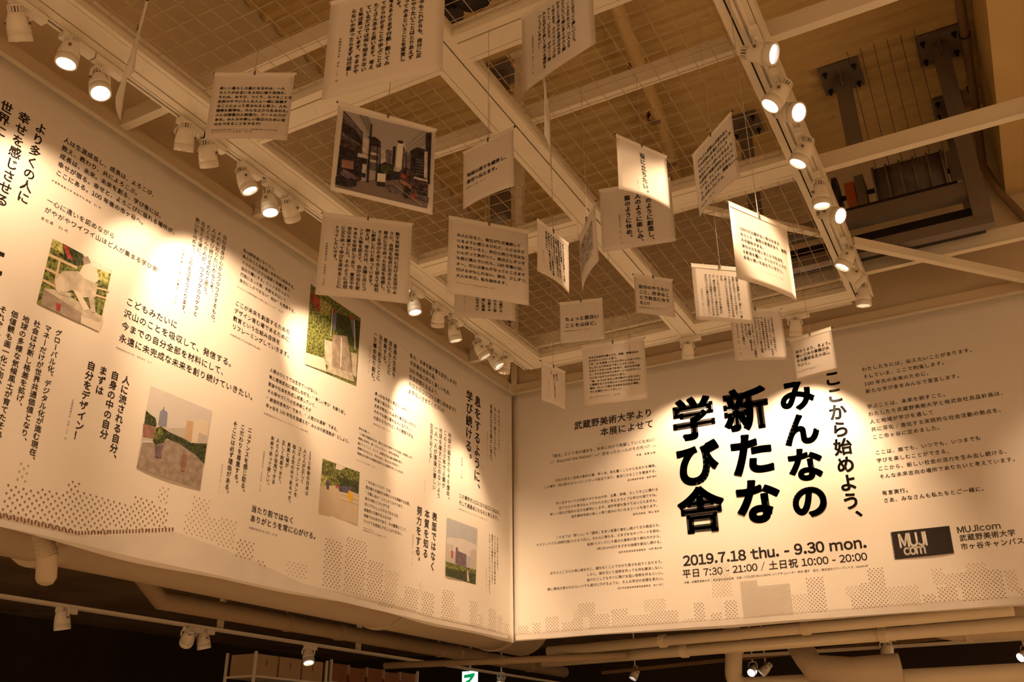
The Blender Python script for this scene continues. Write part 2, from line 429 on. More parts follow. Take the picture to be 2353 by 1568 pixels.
MB().lathe((-.60, DY, DZ), (1, 0, 0), [(0, 0), (0, .16), (.03, .16), (.03, 0)], 20).build('sprocket', 'black_steel', dr)
MB().box((-.70, DY-.12, DZ-.35), (-.62, DY+.12, DZ+.12)).build('motor', 'black_steel', dr)
for i in range(6):
    x = -.30+i*.085
    MB().tube([(x, DY-.10, DZ+.05), (x-.01, DY-.55, ZC-.035)], .0022, 5).build('cable', 'dark_wire', dr)
p = thing('conduit_pipe', (.40, 4.0, 5.9), 'brown conduit pipe clipped along the ceiling corner above the hoist', 'pipe')
MB().tube([(.40, 2.0, 5.93), (.40, 5.4, 5.93), (.405, 6.35, 5.90), tuple(on((2258, 380), 1, 6.48)), tuple(on((2295, 440), 1, 6.53)), tuple(on((2353, 500), 1, 6.55)), tuple(on((2450, 570), 1, 6.55))], .028, 10).build('pipe', 'pipe_brown', p, True)
for y in (4.9, 5.5, 6.1): MB().lathe((.40, y, 5.93), (0, 1, 0), [(0, .031), (0, .035), (.02, .035), (.02, .031)], 12).build('clip', 'dark_wire', p)
p = thing('conduit_pipe', (-1.2, 4.5, 5.9), 'bundled pale pipe running along the deck above the mesh', 'pipe')
a = on((1425, 40), 2, 5.86); b = on((1600, 540), 2, 5.86); b = a+(b-a)*min(1, (6.45-a[1])/(b[1]-a[1]))
MB().tube([tuple(a+(b-a)*-.5), tuple(a), tuple(a+(b-a)*.5+np.array((.03, 0, 0))), tuple(b)], .05, 10).build('pipe', 'ceiling_paint', p, True)
for k in (.2, .45, .7, .9): MB().lathe(a+(b-a)*k, b-a, [(0, .05), (0, .062), (.04, .062), (.04, .05)], 12).build('clamp', 'pipe_brown', p)
q = on((1045, 12), 2, 5.2)
t = thing('ceiling_speaker', tuple(q), 'black ceiling loudspeaker hung above the mesh at the top edge', 'speaker')
MB().lathe(q+(.10, 0, .0), (0, 0, 1), [(0, 0), (0, .10), (.05, .12), (.18, .12), (.22, 0)], 24).build('cabinet', 'black_steel', t, True)
MB().obox(q+(-.10, .05, .05), ((.9, .3, 0), (-.3, .9, 0), (0, 0, 1)), (.10, .06, .05)).build('bracket', 'black_steel', t)
MB().tube([q+(0, 0, .1), (q[0], q[1], ZC-.03)], .012, 6).build('hanger_rod', 'black_steel', t)

# ================================================================ track lighting
def lamp(hcp, lensp, toward, plane, track_z, track_dir, lab, group, lit='lens_lit', scale=1.0, power=1.0, cone=50, adapter=True, target=None):
    hc = on(hcp, *plane); dist = (hc-CAM)@_f; L = .074*scale
    lat = _r2*(lensp[0]-hcp[0])/F*dist+_d2*(lensp[1]-hcp[1])/F*dist
    l2 = np.linalg.norm(lat)
    if l2 > .97*L: lat *= .97*L/l2; l2 = .97*L
    vd = (hc-CAM); vd = vd/np.linalg.norm(vd)
    a = lat+vd*math.sqrt(L*L-l2*l2)*(-1 if toward else 1); a /= np.linalg.norm(a)
    if target is not None: a = np.array(target)-hc; a /= np.linalg.norm(a)
    S = scale; td = np.array(track_dir, float)
    top = np.array((hc[0], hc[1], track_z-.0015))
    t = thing('spotlight', tuple(top), lab, 'spotlight', group)
    side = np.cross(a, (0, 0, 1)); side /= np.linalg.norm(side)
    if adapter:
        ad = MB().obox(top+td*.025+np.array((0, 0, -.018*S)), (td, np.cross((0, 0, 1), td), (0, 0, 1)), (.078, .019, .018*S)).build('adapter', 'white_lamp', t)
    zt = top[2]-.036*S
    yk = np.array((hc[0], hc[1], max(hc[2]+.075*S, min(zt-.01, hc[2]+.095*S))))
    MB().tube([(hc[0], hc[1], zt+.004), yk], .010*S, 8).build('stem', 'white_lamp', t)
    # yoke: two curved arms
    mb = MB(); R = .056*S
    for sg in (-1, 1):
        pts = [yk, yk+side*sg*R*.75+np.array((0, 0, -.006*S)), yk*.5+hc*.5+side*sg*R*1.06, hc+side*sg*R*1.05]
        for u, v in zip(pts[:-1], pts[1:]): mb.bar(u, v, .012*S, .0035*S, up=tuple(np.cross(v-u, side)+1e-6) if np.linalg.norm(np.cross(v-u, side)) > 1e-4 else tuple(a))
    mb.build('yoke', 'white_lamp', t)
    for sg in (-1, 1): MB().lathe(hc+side*sg*R*1.0, side*sg, [(0, .008*S), (.008*S, .008*S), (.009*S, .004*S)], 10, False, True).build('pivot_screw', 'fin_dark', t)
    # housing: finned rear, bulging body, front ring
    h = MB().lathe(hc, a, [(s_*S, r*S) for s_, r in ((-.052, 0), (-.052, .030), (-.050, .037), (-.035, .042), (0, .051), (.025, .0535), (.040, .0545), (.041, .0525), (.043, .0525), (.044, .0555), (.080, .0555), (.084, .0545), (.084, .047), (.060, .044))], 28).build('housing', 'white_lamp', t, True)
    cap = MB().lathe(hc, a, [(s_*S, r*S) for s_, r in ((-.088, 0), (-.088, .030), (-.083, .0335), (-.080, .0335), (-.080, 0))], 24).build('heat_sink', 'white_lamp', t)
    nf = 14
    u = side; v = np.cross(a, u)
    core = MB().lathe(hc, a, [(-.081*S, .022*S), (-.050*S, .022*S)], 14).build('core', 'fin_dark', cap)
    fm = MB()
    for k in range(nf):
        g = 2*math.pi*k/nf; rd = math.cos(g)*u+math.sin(g)*v; tn = np.cross(a, rd)
        MB().obox(hc-a*.066*S+rd*.027*S, (a, rd, tn), (.016*S, .0075*S, .0022*S)).build('fin', 'white_lamp', cap)
    MB().lathe(hc, a, [(s_*S, r*S) for s_, r in ((.0835, .0465), (.060, .042), (.052, .040))], 28).build('reflector', 'reflector', t, True)
    MB().lathe(hc, a, [(.0561*S, .0415*S), (.056*S, 0)], 28).build('lens', lit, t)
    if power > 0:
        ld = bpy.data.lights.new('spot', 'SPOT'); ld.energy = LAMP_W*power; ld.color = WARM if lit != 'lens_white' else (1, .66, .40)
        ld.spot_size = math.radians(cone); ld.spot_blend = .65; ld.shadow_soft_size = .03*S
        lo = bpy.data.objects.new('light_source', ld); link(lo, t)
        lp = hc+a*.089*S-top
        z = -Vector(a); x = Vector(side); yv = z.cross(x)
        lo.matrix_local = Matrix(((x[0], yv[0], z[0], lp[0]), (x[1], yv[1], z[1], lp[1]), (x[2], yv[2], z[2], lp[2]), (0, 0, 0, 1)))
    return t, a, hc
def track(a, b, lab, wdt=.036, z=ZF, slot='slot_dark'):
    a = np.array((a[0], a[1], z)); b = np.array((b[0], b[1], z)); d = (b-a)/np.linalg.norm(b-a); s = np.cross((0, 0, 1), d)
    t = thing('lighting_track', tuple((a+b)/2), lab, 'lighting track')
    for sg in (-1, 1): MB().bar(a+s*sg*wdt*.34, b+s*sg*wdt*.34, wdt*.32, .022).build('track_side', 'white_lamp', t)
    MB().bar(a+(0, 0, .006), b+(0, 0, .006), wdt*.5, .008).build('track_slot', slot, t)
    return t
track((-3.146, -2.4), (-3.146, 6.05), 'white lighting track along the left rail of the ceiling frame', z=ZF+.008)
track((-.555, -2.4), (-.555, 6.0), 'white lighting track along the right rail of the ceiling frame', z=ZF-.010, slot='white_steel')
track((-2.95, 6.097), (-.64, 6.097), 'white lighting track along the far rail facing the large title', z=ZF+.008)
GL = 'spotlights on the left rail'; GR = 'spotlights on the right rail'; GF = 'spotlights on the far rail'
LX = (0, -3.146)
LEFT = [((41, 54), (36, 79), 0, 'unlit-looking white spotlight in the top left corner, seen from behind', 'lens_hidden', 1.0),
 ((160, 118), (152, 145), 1, 'glaring white spotlight shining straight at the camera at upper left', 'lens_lit', .8),
 ((228, 192), (231, 215), 1, 'white spotlight with a glowing lens left of the edge-on sheet', 'lens_lit', .8),
 ((425, 314), (413, 336), 0, 'white spotlight seen from behind, right of the edge-on sheet', 'lens_hidden', 1.0),
 ((476, 352), (473, 375), 0, 'white spotlight seen from behind, under the square nine-line sheet', 'lens_hidden', 1.0),
 ((563, 414), (574.7, 439), 1, 'white spotlight with a glaring lens, first of three left of the street picture', 'lens_lit', .8),
 ((618, 465), (621, 488), 1, 'white spotlight with a glowing lens, middle of three left of the street picture', 'lens_lit', .8),
 ((665, 480), (661, 500), 0, 'white spotlight seen from behind, last of three left of the street picture', 'lens_hidden', 1.0),
 ((918, 654), (933, 679), 1, 'white spotlight mostly hidden behind the eleven-column sheet', 'lens_lit', .8),
 ((950, 698), (953.6, 717), 1, 'white spotlight with a glowing lens beside the lower right corner of the eleven-column sheet', 'lens_lit', .8),
 ((1007, 728), (999.5, 745), 0, 'white spotlight seen from behind, left of the half-covered sheet', 'lens_hidden', 1.0),
 ((1043, 762), (1047.5, 782), 1, 'white spotlight with a glowing lens below the half-covered sheet', 'lens_lit', .8),
 ((1104, 803), (1115.6, 820.7), 1, 'white spotlight with a glowing lens, first of the last trio before the corner', 'lens_lit', .8),
 ((1135, 827), (1146, 841), 1, 'white spotlight with a glowing lens, second of the last trio before the corner', 'lens_lit', .8),
 ((1160, 838), (1154, 852), 0, 'white spotlight seen from behind, nearest the corner of the two banners', 'lens_hidden', 1.0)]
AIM = {(41, 54): ((185, 830), .95, 88), (425, 314): ((370, 840), .6, 84), (476, 352): ((585, 1010), 1.6, 88), (665, 480): ((840, 1010), 2.7, 48), (1007, 728): ((980, 1070), 1.5, 62), (1160, 838): ((1072, 1425), 1.1, 58)}
for hcp, lp, tw, lab, lit, pw in LEFT:
    tg, pw, cn = AIM.get(hcp, (None, pw, 60))
    lamp(hcp, lp, tw, LX, ZF-.003, (0, 1, 0), lab, GL, lit, .84, pw, cn, target=None if tg is None else on(tg, 0, XW))
RX = (2, ZF-.135)
RIGHT = [((1743, 122.5), (1771, 124), 1, 'topmost white spotlight on the right rail, lens turned right', 'lens_white'),
 ((1789, 217), (1764.5, 251), 1, 'large white spotlight on the right rail tilted down left, above a smaller one', 'lens_lit'),
 ((1809, 257.7), (1829, 258.4), 1, 'white spotlight on the right rail facing right, tucked behind a tilted one', 'lens_white'),
 ((1846, 349), (1828, 388), 1, 'white spotlight tilted down left where a bar meets the right rail', 'lens_lit'),
 ((1886, 446), (1888.4, 472), 1, 'white spotlight pointing down beside the dark hoist motor', 'lens_lit'),
 ((1907, 493), (1925, 495.6), 1, 'small white spotlight facing right below the downward one by the hoist', 'lens_white'),
 ((1946, 592), (1932, 621), 1, 'white spotlight tilted down left under the diagonal brace', 'lens_lit'),
 ((1961, 633), (1986, 652), 1, 'white spotlight facing right near the end of the right rail', 'lens_white'),
 ((1984, 678), (1985, 709), 1, 'white spotlight at the very end of the right rail pointing down', 'lens_lit')]
for hcp, lp, tw, lab, lit in RIGHT:
    lamp(hcp, lp, tw, RX, ZF-.021, (0, 1, 0), lab, GR, lit, .88, .8, 60)
FY = (1, 6.097)
for hcp, lp, lab, tg, pw in [((1580.6, 803), (1585, 822), 'white spotlight on the far rail aimed at the title, left of two', (1585, 1120), 1.2), ((1828, 750), (1834, 768), 'white spotlight on the far rail aimed at the title, right of two', (1850, 1200), 2.3)]:
    lamp(hcp, lp, 0, FY, ZF-.003, (1, 0, 0), lab, GF, 'lens_hidden', .82, pw, 94, target=on(tg, 1, YW))

# one more lamp on the right rail, just above the top edge of the picture, lights the bright sheet
def lamp_at(hc, target, track_z, lab, power, cone):
    q = np.array(hc)-CAM; z = q@_f; px = (CX+F*(q@_r2)/z, CY+F*(q@_d2)/z)
    return lamp(px, px, 0, (0, hc[0]), track_z, (0, 1, 0), lab, GR, 'lens_lit', .95, power, cone, target=target)
lamp_at((-.555, 2.0, 4.33), on((1742, 588), 1, 2.88), ZF-.021, 'white spotlight on the right rail above the picture, aimed at the bright sheet', 7.5, 14)
lamp_at((-.555, 1.55, 4.33), on((1475, 395), 1, 3.12), ZF-.021, 'white spotlight on the right rail above the picture, aimed at the middle sheets', .9, 15)

# ================================================================ the two printed banners
HB = ZT-ZB
def ripple_L(uv):
    s = np.clip((ZT-(uv[:, 1]))/HB, 0, 1.05); u = uv[:, 0]
    return (s**3)*(.012*np.sin(u*3.1+.6)+.006*np.sin(u*7.3+2.0))
def ripple_R(uv):
    s = np.clip((ZT-(uv[:, 1]))/HB, 0, 1.05); u = uv[:, 0]
    return (s**3)*(.007*np.sin(u*4.6+1.0)+.006*np.sin(u*9.1+2.4*s))
PL = Plane((XW, 0, 0), (0, 1, 0), (0, 0, 1), (1, 0, 0), ripple_L)      # u = y
PR = Plane((0, YW, 0), (1, 0, 0), (0, 0, 1), (0, -1, 0), ripple_R)     # u = x
def cloth(pl, u0, u1, name, parent, wob):
    nu = int((u1-u0)/.06); nz = 30; g = []
    for j in range(nz+1):
        for i in range(nu+1):
            u = u0+(u1-u0)*i/nu; s = j/nz
            g.append((u, ZT-HB*s-(s**4)*wob(u)))
    g = np.array(g); fr_ = pl.p3(g, 0.0); bk = pl.p3(g, -.003); n = len(g)
    f = []
    for j in range(nz):
        for i in range(nu):
            a = j*(nu+1)+i; q = (a, a+1, a+nu+2, a+nu+1); f.append(q); f.append(tuple(n+k for k in q[::-1]))
    for i in range(nu):
        a = nz*(nu+1)+i; f.append((a, a+1, n+a+1, n+a)); f.append((i+1, i, n+i, n+i+1))
    for j in range(nz):
        for e in (0, nu):
            a = j*(nu+1)+e; f.append((a, a+nu+1, n+a+nu+1, n+a))
    return mesh_obj(name, np.vstack([fr_, bk]), f, 'banner_cloth', parent, True)
bl = thing('wall_banner', (XW, 3.0, ZB), 'long white banner of black declarations and small photographs on the left wall', 'banner')
br = thing('wall_banner', (-1.5, YW, ZB), 'white title banner with huge black characters and a black logo patch on the far wall', 'banner')
cloth(PL, -1.5, YW-.012, 'cloth', bl, lambda u: .010*math.sin(u*2.2+.8)+.006*math.sin(u*5))
cloth(PR, XW+.012, 2.2, 'cloth', br, lambda u: .006*math.sin(u*2.6))
A = cr(0, 200, 3.92); B = cr(0, 660, 3.733); Cc = cr(390, 480, 5.058); Dd = cr(250, 660, 4.48); E = cr(590, 820, 4.9)
Fx = cr(800, 800, 4.753); G = cr(480, 960, 5.228); H = cr(820, 1080, 4.9); Q4 = cr(0, 450, 2.941); Q5 = cr(700, 450, 2.941)
K1 = cr(500, 900, 3.136); K9 = cr(0, 900, 3.92)
def tl(mode, lines, p0, p1, p2=None, k=(0, -1), wt=.014, **kw): return lettering(PL, bl, mode, lines, p0, p1, p2, k, wt, **kw)
def capL(mode, txt, p0, p1): return lettering(PL, bl, mode, [txt], p0, p1, None, (0, -1), 0.0, m='ink_soft', name='caption', gs=.8)
ST = '武蔵野美術大学 学生　10 代'
tl('v', ['より多くの人に', '幸せを感じさせる', '世界に'], A(368, 375), A(190, 985), A(65, 165), wt=.022)
tl('v', ['ここ'], (-16, 596), (-33, 668), wt=.03)
tl('h', ['人は生涯成長し、成長は、よろこび、', '教え、教わり、共によろこぶ。', '成長は、未来。未来を創る、学び舎には、', '幸せが宿る。幸せと、よろこびに溢れる場所が、', 'ここにある。100 年後の市ヶ谷へ。'], A(600, 485), A(1345, 950), A(520, 772), (0, 15), .02)
capL('h', '武蔵野美術大学 建築学科 教授　60 代', A(475, 845), A(895, 1085))
tl('h', ['一心に違いを認めながら', 'がやがやワイワイ山ほど人が集まる学び舎!'], A(450, 1030), A(1005, 1350), A(428, 1112), (0, 10), .006)
capL('h', '会社員　30 代', A(385, 1185), A(595, 1300))
tl('v', ['自分自身が心からワクワクするもの。', 'それを知りたいからこそ、', '人は学び続けるのだと思う。', 'たくさんの人が、ワクワクのカケラと', '出会える場に。', '思いを込めて、このお店をつくります。'], Cc(640, 335), Cc(485, 1245), Cc(325, 130), (0, 15), .010)
capL('v', '武蔵野美術大学 卒業生　20代', Cc(160, 490), Cc(55, 1095))
tl('h', ['私は経営者になりたい。', '新たなことを創造し世界中に発信する。', 'そのために大きな経験と知識を蓄え、', '自分の糧にする。ヒットを打つより、', '打席に立った数、失敗を沢山して', '自分にしかできない“何か”を発掘する。'], Cc(875, 490), Cc(1420, 915), Cc(820, 830), (1, 16), .014)
capL('h', 'MUJIcom 武蔵野美術大学市ヶ谷キャンパス　20 代', Cc(790, 905), Cc(1300, 1205))
tl('h', ['ここが未来を創造するための', 'デザイン育む場であるために、', '教育という仕組み自体を', 'リフレーミングしていきます。'], Cc(785, 1100), Cc(1370, 1440), Cc(745, 1370), (0, 12), .014)
capL('h', '武蔵野美術大学 造形構想学部 教授', (531, 769), (596, 803))
tl('h', ['こどもみたいに', '沢山のことを吸収して、発信する。', '今までの自分全部を材料にして、', '永遠に未完成な未来を創り続けていきたい。'], Dd(215, 155), Dd(1425, 1110), Dd(140, 530), (3, 18), .012)
capL('h', '武蔵野美術大学 学生　伊藤 茜林　10 代', Dd(80, 625), Dd(435, 768))
tl('v', ['グローバル化、デジタル化が進む現在、', 'マネーだけが世界共通価値となり、', '社会は分断し格差を拡げ、', '地球の多様な気候風土が育てたそれ', '価値観も画一化に向かい', 'それぞれ'], B(500, 395), B(265, 1415), B(25, 195), (0, 16), .016)
tl('v', ['人に流される自分、', '自身の中の自分', 'まずは', '自分をデザイン!'], B(1080, 800), B(978, 1385), B(775, 690), (0, 7), .020)
capL('v', ST, B(618, 975), B(545, 1300))
tl('v', ['ニュアンスを感じ取る。', 'こだわりを尊重する。', 'そこには必ず理由がある。'], G(495, 150), G(410, 815), G(318, 80), (0, 9), .016)
capL('v', ST, G(165, 570), G(120, 885))
tl('v', ['１００年後の日本は', '人と人が正しく', 'コミュニケーションを', '取れる世の中であるべき。', '真実と嘘が', '正しく判断できて、', '人と人が信用できる', '未来であって欲しい。'], G(1213, 430), G(1175, 910), G(765, 265), (0, 8), .016)
capL('v', '武蔵野美術大学 大学院生　20代', G(668, 415), G(618, 880))
tl('h', ['当たり前ではなく', 'ありがとうを常に心がける。'], G(550, 1095), G(1215, 1420), G(537, 1212), (1, 11), .020)
capL('h', ST, G(500, 1322), G(818, 1398))
tl('h', ['人間はひとりでは生きていけない。', '常に環境変化に適応しながら、“新しい学び”を繰り返し', '家族や社会を形成し成長していく…', 'その幸せづくりの生命線こそが', '“創造的思考力”であり、“人間力の源泉”である。', '市ヶ谷を 100 年先を見据えた“みんなの創造拠点”にしよう。'], E(165, 152), E(650, 370), E(108, 545), (0, 14), .012)
capL('h', '武蔵野美術大学 クリエイティブイノベーション学科 教授', E(88, 637), E(568, 825))
tl('v', ['普通の生活を', '送れることに', '感謝する。', '当たり前なことに', '一生懸命取り組む。'], Q5(612, 1020), Q5(597, 1208), Q5(480, 938), (0, 5), .018)
capL('v', ST, Q5(443, 1020), Q5(432, 1190))
tl('h', ['私も、未来を耕す事を宣言します!!', '子供達の未来の為、', '100 年後に明るく楽しい社会、', '生活空間となるよう、', '今日からコツコツと耕し始めます!!', 'お手伝いさせてください!!'], Fx(692, 88), Fx(1152, 370), Fx(676, 480), (0, 14), .016)
capL('h', '株式会社　40 代', Fx(658, 553), Fx(766, 610))
tl('h', ['真っ白を不安と見るんじゃなく、', '希望と捉えたい。', '未来が明るいとはまだ言えないけれど、', 'それでも前に進める人になりたい。', '大変だろうけれど、その覚悟がある。'], Fx(305, 500), Fx(655, 685), Fx(288, 760), (0, 13), .012)
capL('h', ST, Fx(278, 827), Fx(448, 918))
tl('h', ['学びを通して、', '「人間の可能性を広げ、豊かに生きる事ができる社会」を目指します。', '冒険心を持ち、異・コミュニティー・世代の境界を', '越えていくこと、そして、未知な文化に触れ衝撃を受け、', '衝撃を与えること、そのために、色んな人が交わり、', '刺激のある学びの実験を形成できる場所を作っていきます。'], Fx(125, 880), Fx(690, 1215), Fx(107, 1150), (1, -2), .012)
capL('h', 'キャリアプラス代表　30 代', Fx(98, 1224), Fx(285, 1318))
tl('h', ['“やらないリスク”とは、', '僕が様々な選択する時にいつも意識する言葉。', '“行動しない”ことこそリスクであり、', '自分の想いとアイデアを', '信じてチャレンジするプロセスは、', '能動的に行動する人だけが', '体験できる学びであり、その蓄積なくして、', 'アイデアを現実にすることはできない。'], H(112, 133), H(575, 380), H(86, 580), (1, -2), .012)
capL('h', '武蔵野美術大学 通信教育課程', H(72, 652), H(185, 700)); capL('h', '武蔵野美術大学 デザイン情報学科　20 代', H(72, 680), H(328, 775))
tl('v', ['息をするように、', '学び続ける。'], Fx(1415, 585), Fx(1398, 1395), Fx(1325, 510), (0, 6), .026)
capL('v', '会社員　30代', Fx(1243, 1210), Fx(1238, 1415))
tl('v', ['みんなでつくって、', 'みんなで使うことから、', '愛着の文化を豊かに育む。'], Fx(1645, 695), Fx(1640, 1065), Fx(1562, 640), (0, 7), .014)
capL('v', ST, Fx(1522, 925), Fx(1518, 1225))
tl('v', ['地球の誕生から４６億年。', 'この１００年で人類が', '地球を壊すことのないよう', '一人一人が環境に優しい', '生活をおくる!'], Fx(1108, 955), H(1030, 268), Fx(912, 840), (0, 10), .012)
capL('v', '会社員　30代', Fx(842, 1445), H(770, 236))
tl('v', ['表面ではなく', '本質を知る', '努力をする。'], H(880, 530), H(865, 1085), H(708, 460), (0, 5), .022)
capL('v', ST, H(635, 740), H(622, 1055))
tl('h', ['この場所が入口になり出口にもなる。', 'そして通過点にもなると考えます。'], H(1165, 292), H(1590, 490), H(1165, 370), (0, 15), .012)
capL('h', '武蔵野美術大学 クリエイティブイノベーション学科　20 代', H(1152, 440), H(1458, 565))
tl('v', ['人との出会いを大切に、', 'たくさんの驚きと発見を積み重ね', '感動できる瞬間をひとつでも多く', 'エンターテインメントをつくりあげたい。'], H(1580, 770), H(1482, 1370), H(1490, 738), (3, -2), .010)
capL('v', ST, H(1452, 1125), H(1442, 1415))

# ---- printed photographs (flat print, colour patches)
def pm(name, c, var=.0, vs=40): return mat(name, c, .55, var=var, vs=vs, spec=.4)
pm('ph_leaf', (.15, .17, .045), .8, 70); pm('ph_leaf_dark', (.05, .065, .022), .8, 80); pm('ph_leaf_light', (.40, .40, .13), .6, 70)
pm('ph_stone', (.52, .47, .38), .2, 22); pm('ph_stone_dark', (.33, .27, .22), .2, 20); pm('ph_stone_light', (.70, .63, .54), .08, 12)
pm('ph_sky', (.62, .60, .60), .06, 8); pm('ph_sky_blue', (.44, .46, .52), .14, 9); pm('ph_water', (.33, .27, .23), .2, 30)
pm('ph_tower_blue', (.24, .26, .38), .15, 40); pm('ph_tower_tan', (.55, .40, .26), .1, 40); pm('ph_tower_grey', (.50, .47, .44), .12, 40)
pm('ph_brick', (.30, .16, .12), .2, 30); pm('ph_fence', (.66, .52, .36)); pm('ph_red', (.42, .07, .05), .3, 30); pm('ph_yellow', (.75, .45, .04))
pm('ph_sand', (.60, .50, .38), .08, 16); pm('ph_dark', (.05, .04, .045), .4, 30); pm('ph_people', (.10, .09, .16), .5, 40); pm('ph_banner_blue', (.16, .20, .36)); pm('ph_white', (.75, .70, .64), .05)
pm('ph_purple', (.17, .12, .16), .25, 30); pm('ph_street_sky', (.40, .37, .37), .05, 5); pm('ph_road', (.21, .165, .15), .15, 12); pm('ph_black', (.024, .019, .024), .8, 60); pm('ph_bldg', (.13, .11, .12), .5, 70); pm('ph_bldg_light', (.52, .49, .48), .25, 60); pm('ph_street_brown', (.07, .045, .045), .85, 60)
def photo(pl, parent, corners, label, pieces, base):
    pl = flat_fit(pl, corners); L0 = .0020 if pl.fn is not None else .0012
    root = poly_print(pl, parent, 'printed_photo', corners, base, L0); root['label'] = label
    for i, (nm, m, pts) in enumerate(pieces): poly_print(pl, root, nm, pts, m, L0+.0003+.00012*i)
    return root
q = Q4
photo(PL, bl, [q(355, 290), q(752, 503), q(662, 920), q(245, 728)], 'photograph of a stone guardian dog on a plinth', [
 ('foliage', 'ph_leaf_dark', [q(420, 322), q(560, 397), q(560, 470), q(470, 480), q(400, 400)]), ('red_leaf', 'ph_red', [q(420, 330), q(455, 345), q(490, 440), q(455, 420)]),
 ('bright_leaf', 'ph_leaf_light', [q(355, 290), q(420, 325), q(430, 400), q(345, 350)]), ('bright_leaf', 'ph_leaf_light', [q(640, 470), q(735, 505), q(725, 600), q(640, 560)]), ('pale_sky', 'ph_white', [q(560, 400), q(750, 503), q(745, 530), q(600, 470)]),
 ('bamboo_rail', 'ph_fence', [q(330, 390), q(520, 480), q(518, 498), q(325, 408)]), ('bamboo_rail', 'ph_fence', [q(305, 480), q(420, 540), q(417, 556), q(300, 498)]), ('bamboo_rail', 'ph_fence', [q(285, 560), q(370, 605), q(367, 622), q(280, 578)]),
 ('bamboo_post', 'ph_fence', [q(395, 420), q(410, 428), q(375, 600), q(360, 595)]), ('bamboo_rail', 'ph_fence', [q(620, 610), q(735, 640), q(732, 652), q(618, 622)]), ('bamboo_rail', 'ph_fence', [q(620, 660), q(715, 690), q(712, 702), q(616, 672)]),
 ('plinth', 'ph_stone_light', [q(295, 628), q(470, 690), q(690, 840), q(662, 920), q(560, 872), q(300, 752), q(270, 738)]), ('plinth_top', 'ph_stone', [q(300, 628), q(400, 640), q(690, 820), q(672, 860), q(560, 820)]), ('plinth_side', 'ph_stone_dark', [q(295, 632), q(545, 795), q(540, 865), q(270, 738)]),
 ('body', 'ph_stone', [q(375, 555), q(420, 510), q(520, 512), q(620, 575), q(655, 600), q(640, 690), q(560, 690), q(480, 640), q(420, 660), q(375, 640)]), ('head', 'ph_stone_light', [q(560, 470), q(600, 455), q(650, 500), q(665, 570), q(640, 590), q(560, 560), q(530, 520)]),
 ('mane', 'ph_stone_dark', [q(555, 420), q(590, 410), q(610, 455), q(560, 470)]), ('haunch', 'ph_stone_light', [q(372, 570), q(400, 540), q(430, 570), q(430, 650), q(390, 660), q(368, 630)]), ('foreleg', 'ph_stone_light', [q(490, 640), q(540, 660), q(600, 770), q(560, 780)]), ('foreleg', 'ph_stone', [q(590, 680), q(630, 690), q(640, 790), q(610, 790)]), ('paw', 'ph_stone', [q(400, 645), q(480, 660), q(470, 690), q(400, 668)]), ('carved_mark', 'ph_red', [q(370, 725), q(405, 735), q(400, 780), q(375, 775)])], 'ph_leaf')
q = K9
photo(PL, bl, [(346, 886.6), (487, 945), (460.5, 1125.8), (313.8, 1074.7)], 'photograph of towers above a wide moat', [
 ('water', 'ph_water', [q(1282, 460), q(1400, 460), q(1480, 440), q(1560, 440), q(1700, 530), q(1835, 640), q(1805, 885), q(1230, 685)]), ('far_bank', 'ph_tower_grey', [q(1290, 300), q(1500, 330), q(1650, 330), q(1720, 460), q(1560, 440), q(1280, 440)]),
 ('hill', 'ph_leaf_dark', [q(1315, 170), q(1345, 200), q(1400, 240), q(1412, 300), q(1400, 320), q(1298, 295)]), ('tower', 'ph_tower_blue', [q(1440, 180), q(1470, 160), q(1510, 190), q(1498, 320), q(1422, 305)]), ('antenna', 'ph_dark', [q(1470, 140), q(1475, 140), q(1478, 165), q(1472, 165)]),
 ('roof_house', 'ph_brick', [q(1290, 290), q(1400, 320), q(1375, 425), q(1285, 410)]), ('tower', 'ph_tower_tan', [q(1685, 262), q(1740, 270), q(1722, 450), q(1655, 425)]), ('tower', 'ph_tower_grey', [q(1640, 330), q(1680, 320), q(1660, 430), q(1620, 400)]), ('tower', 'ph_stone_light', [q(1755, 260), q(1810, 250), q(1875, 275), q(1862, 480), q(1725, 460)]), ('tower', 'ph_tower_grey', [q(1790, 370), q(1865, 400), q(1862, 480), q(1775, 460)]),
 ('trees', 'ph_leaf_dark', [q(1400, 330), q(1450, 315), q(1510, 360), q(1640, 420), q(1720, 465), q(1862, 470), q(1840, 650), q(1760, 570), q(1620, 470), q(1500, 420), q(1470, 460), q(1400, 480), q(1375, 440)]), ('trees', 'ph_leaf', [q(1400, 335), q(1440, 320), q(1470, 380), q(1430, 440), q(1385, 420)]), ('reflection', 'ph_purple', [q(1400, 490), q(1470, 480), q(1450, 600), q(1395, 590)]), ('reflection', 'ph_brick', [q(1650, 560), q(1690, 575), q(1660, 720), q(1625, 710)])], 'ph_sky')
q = Q5
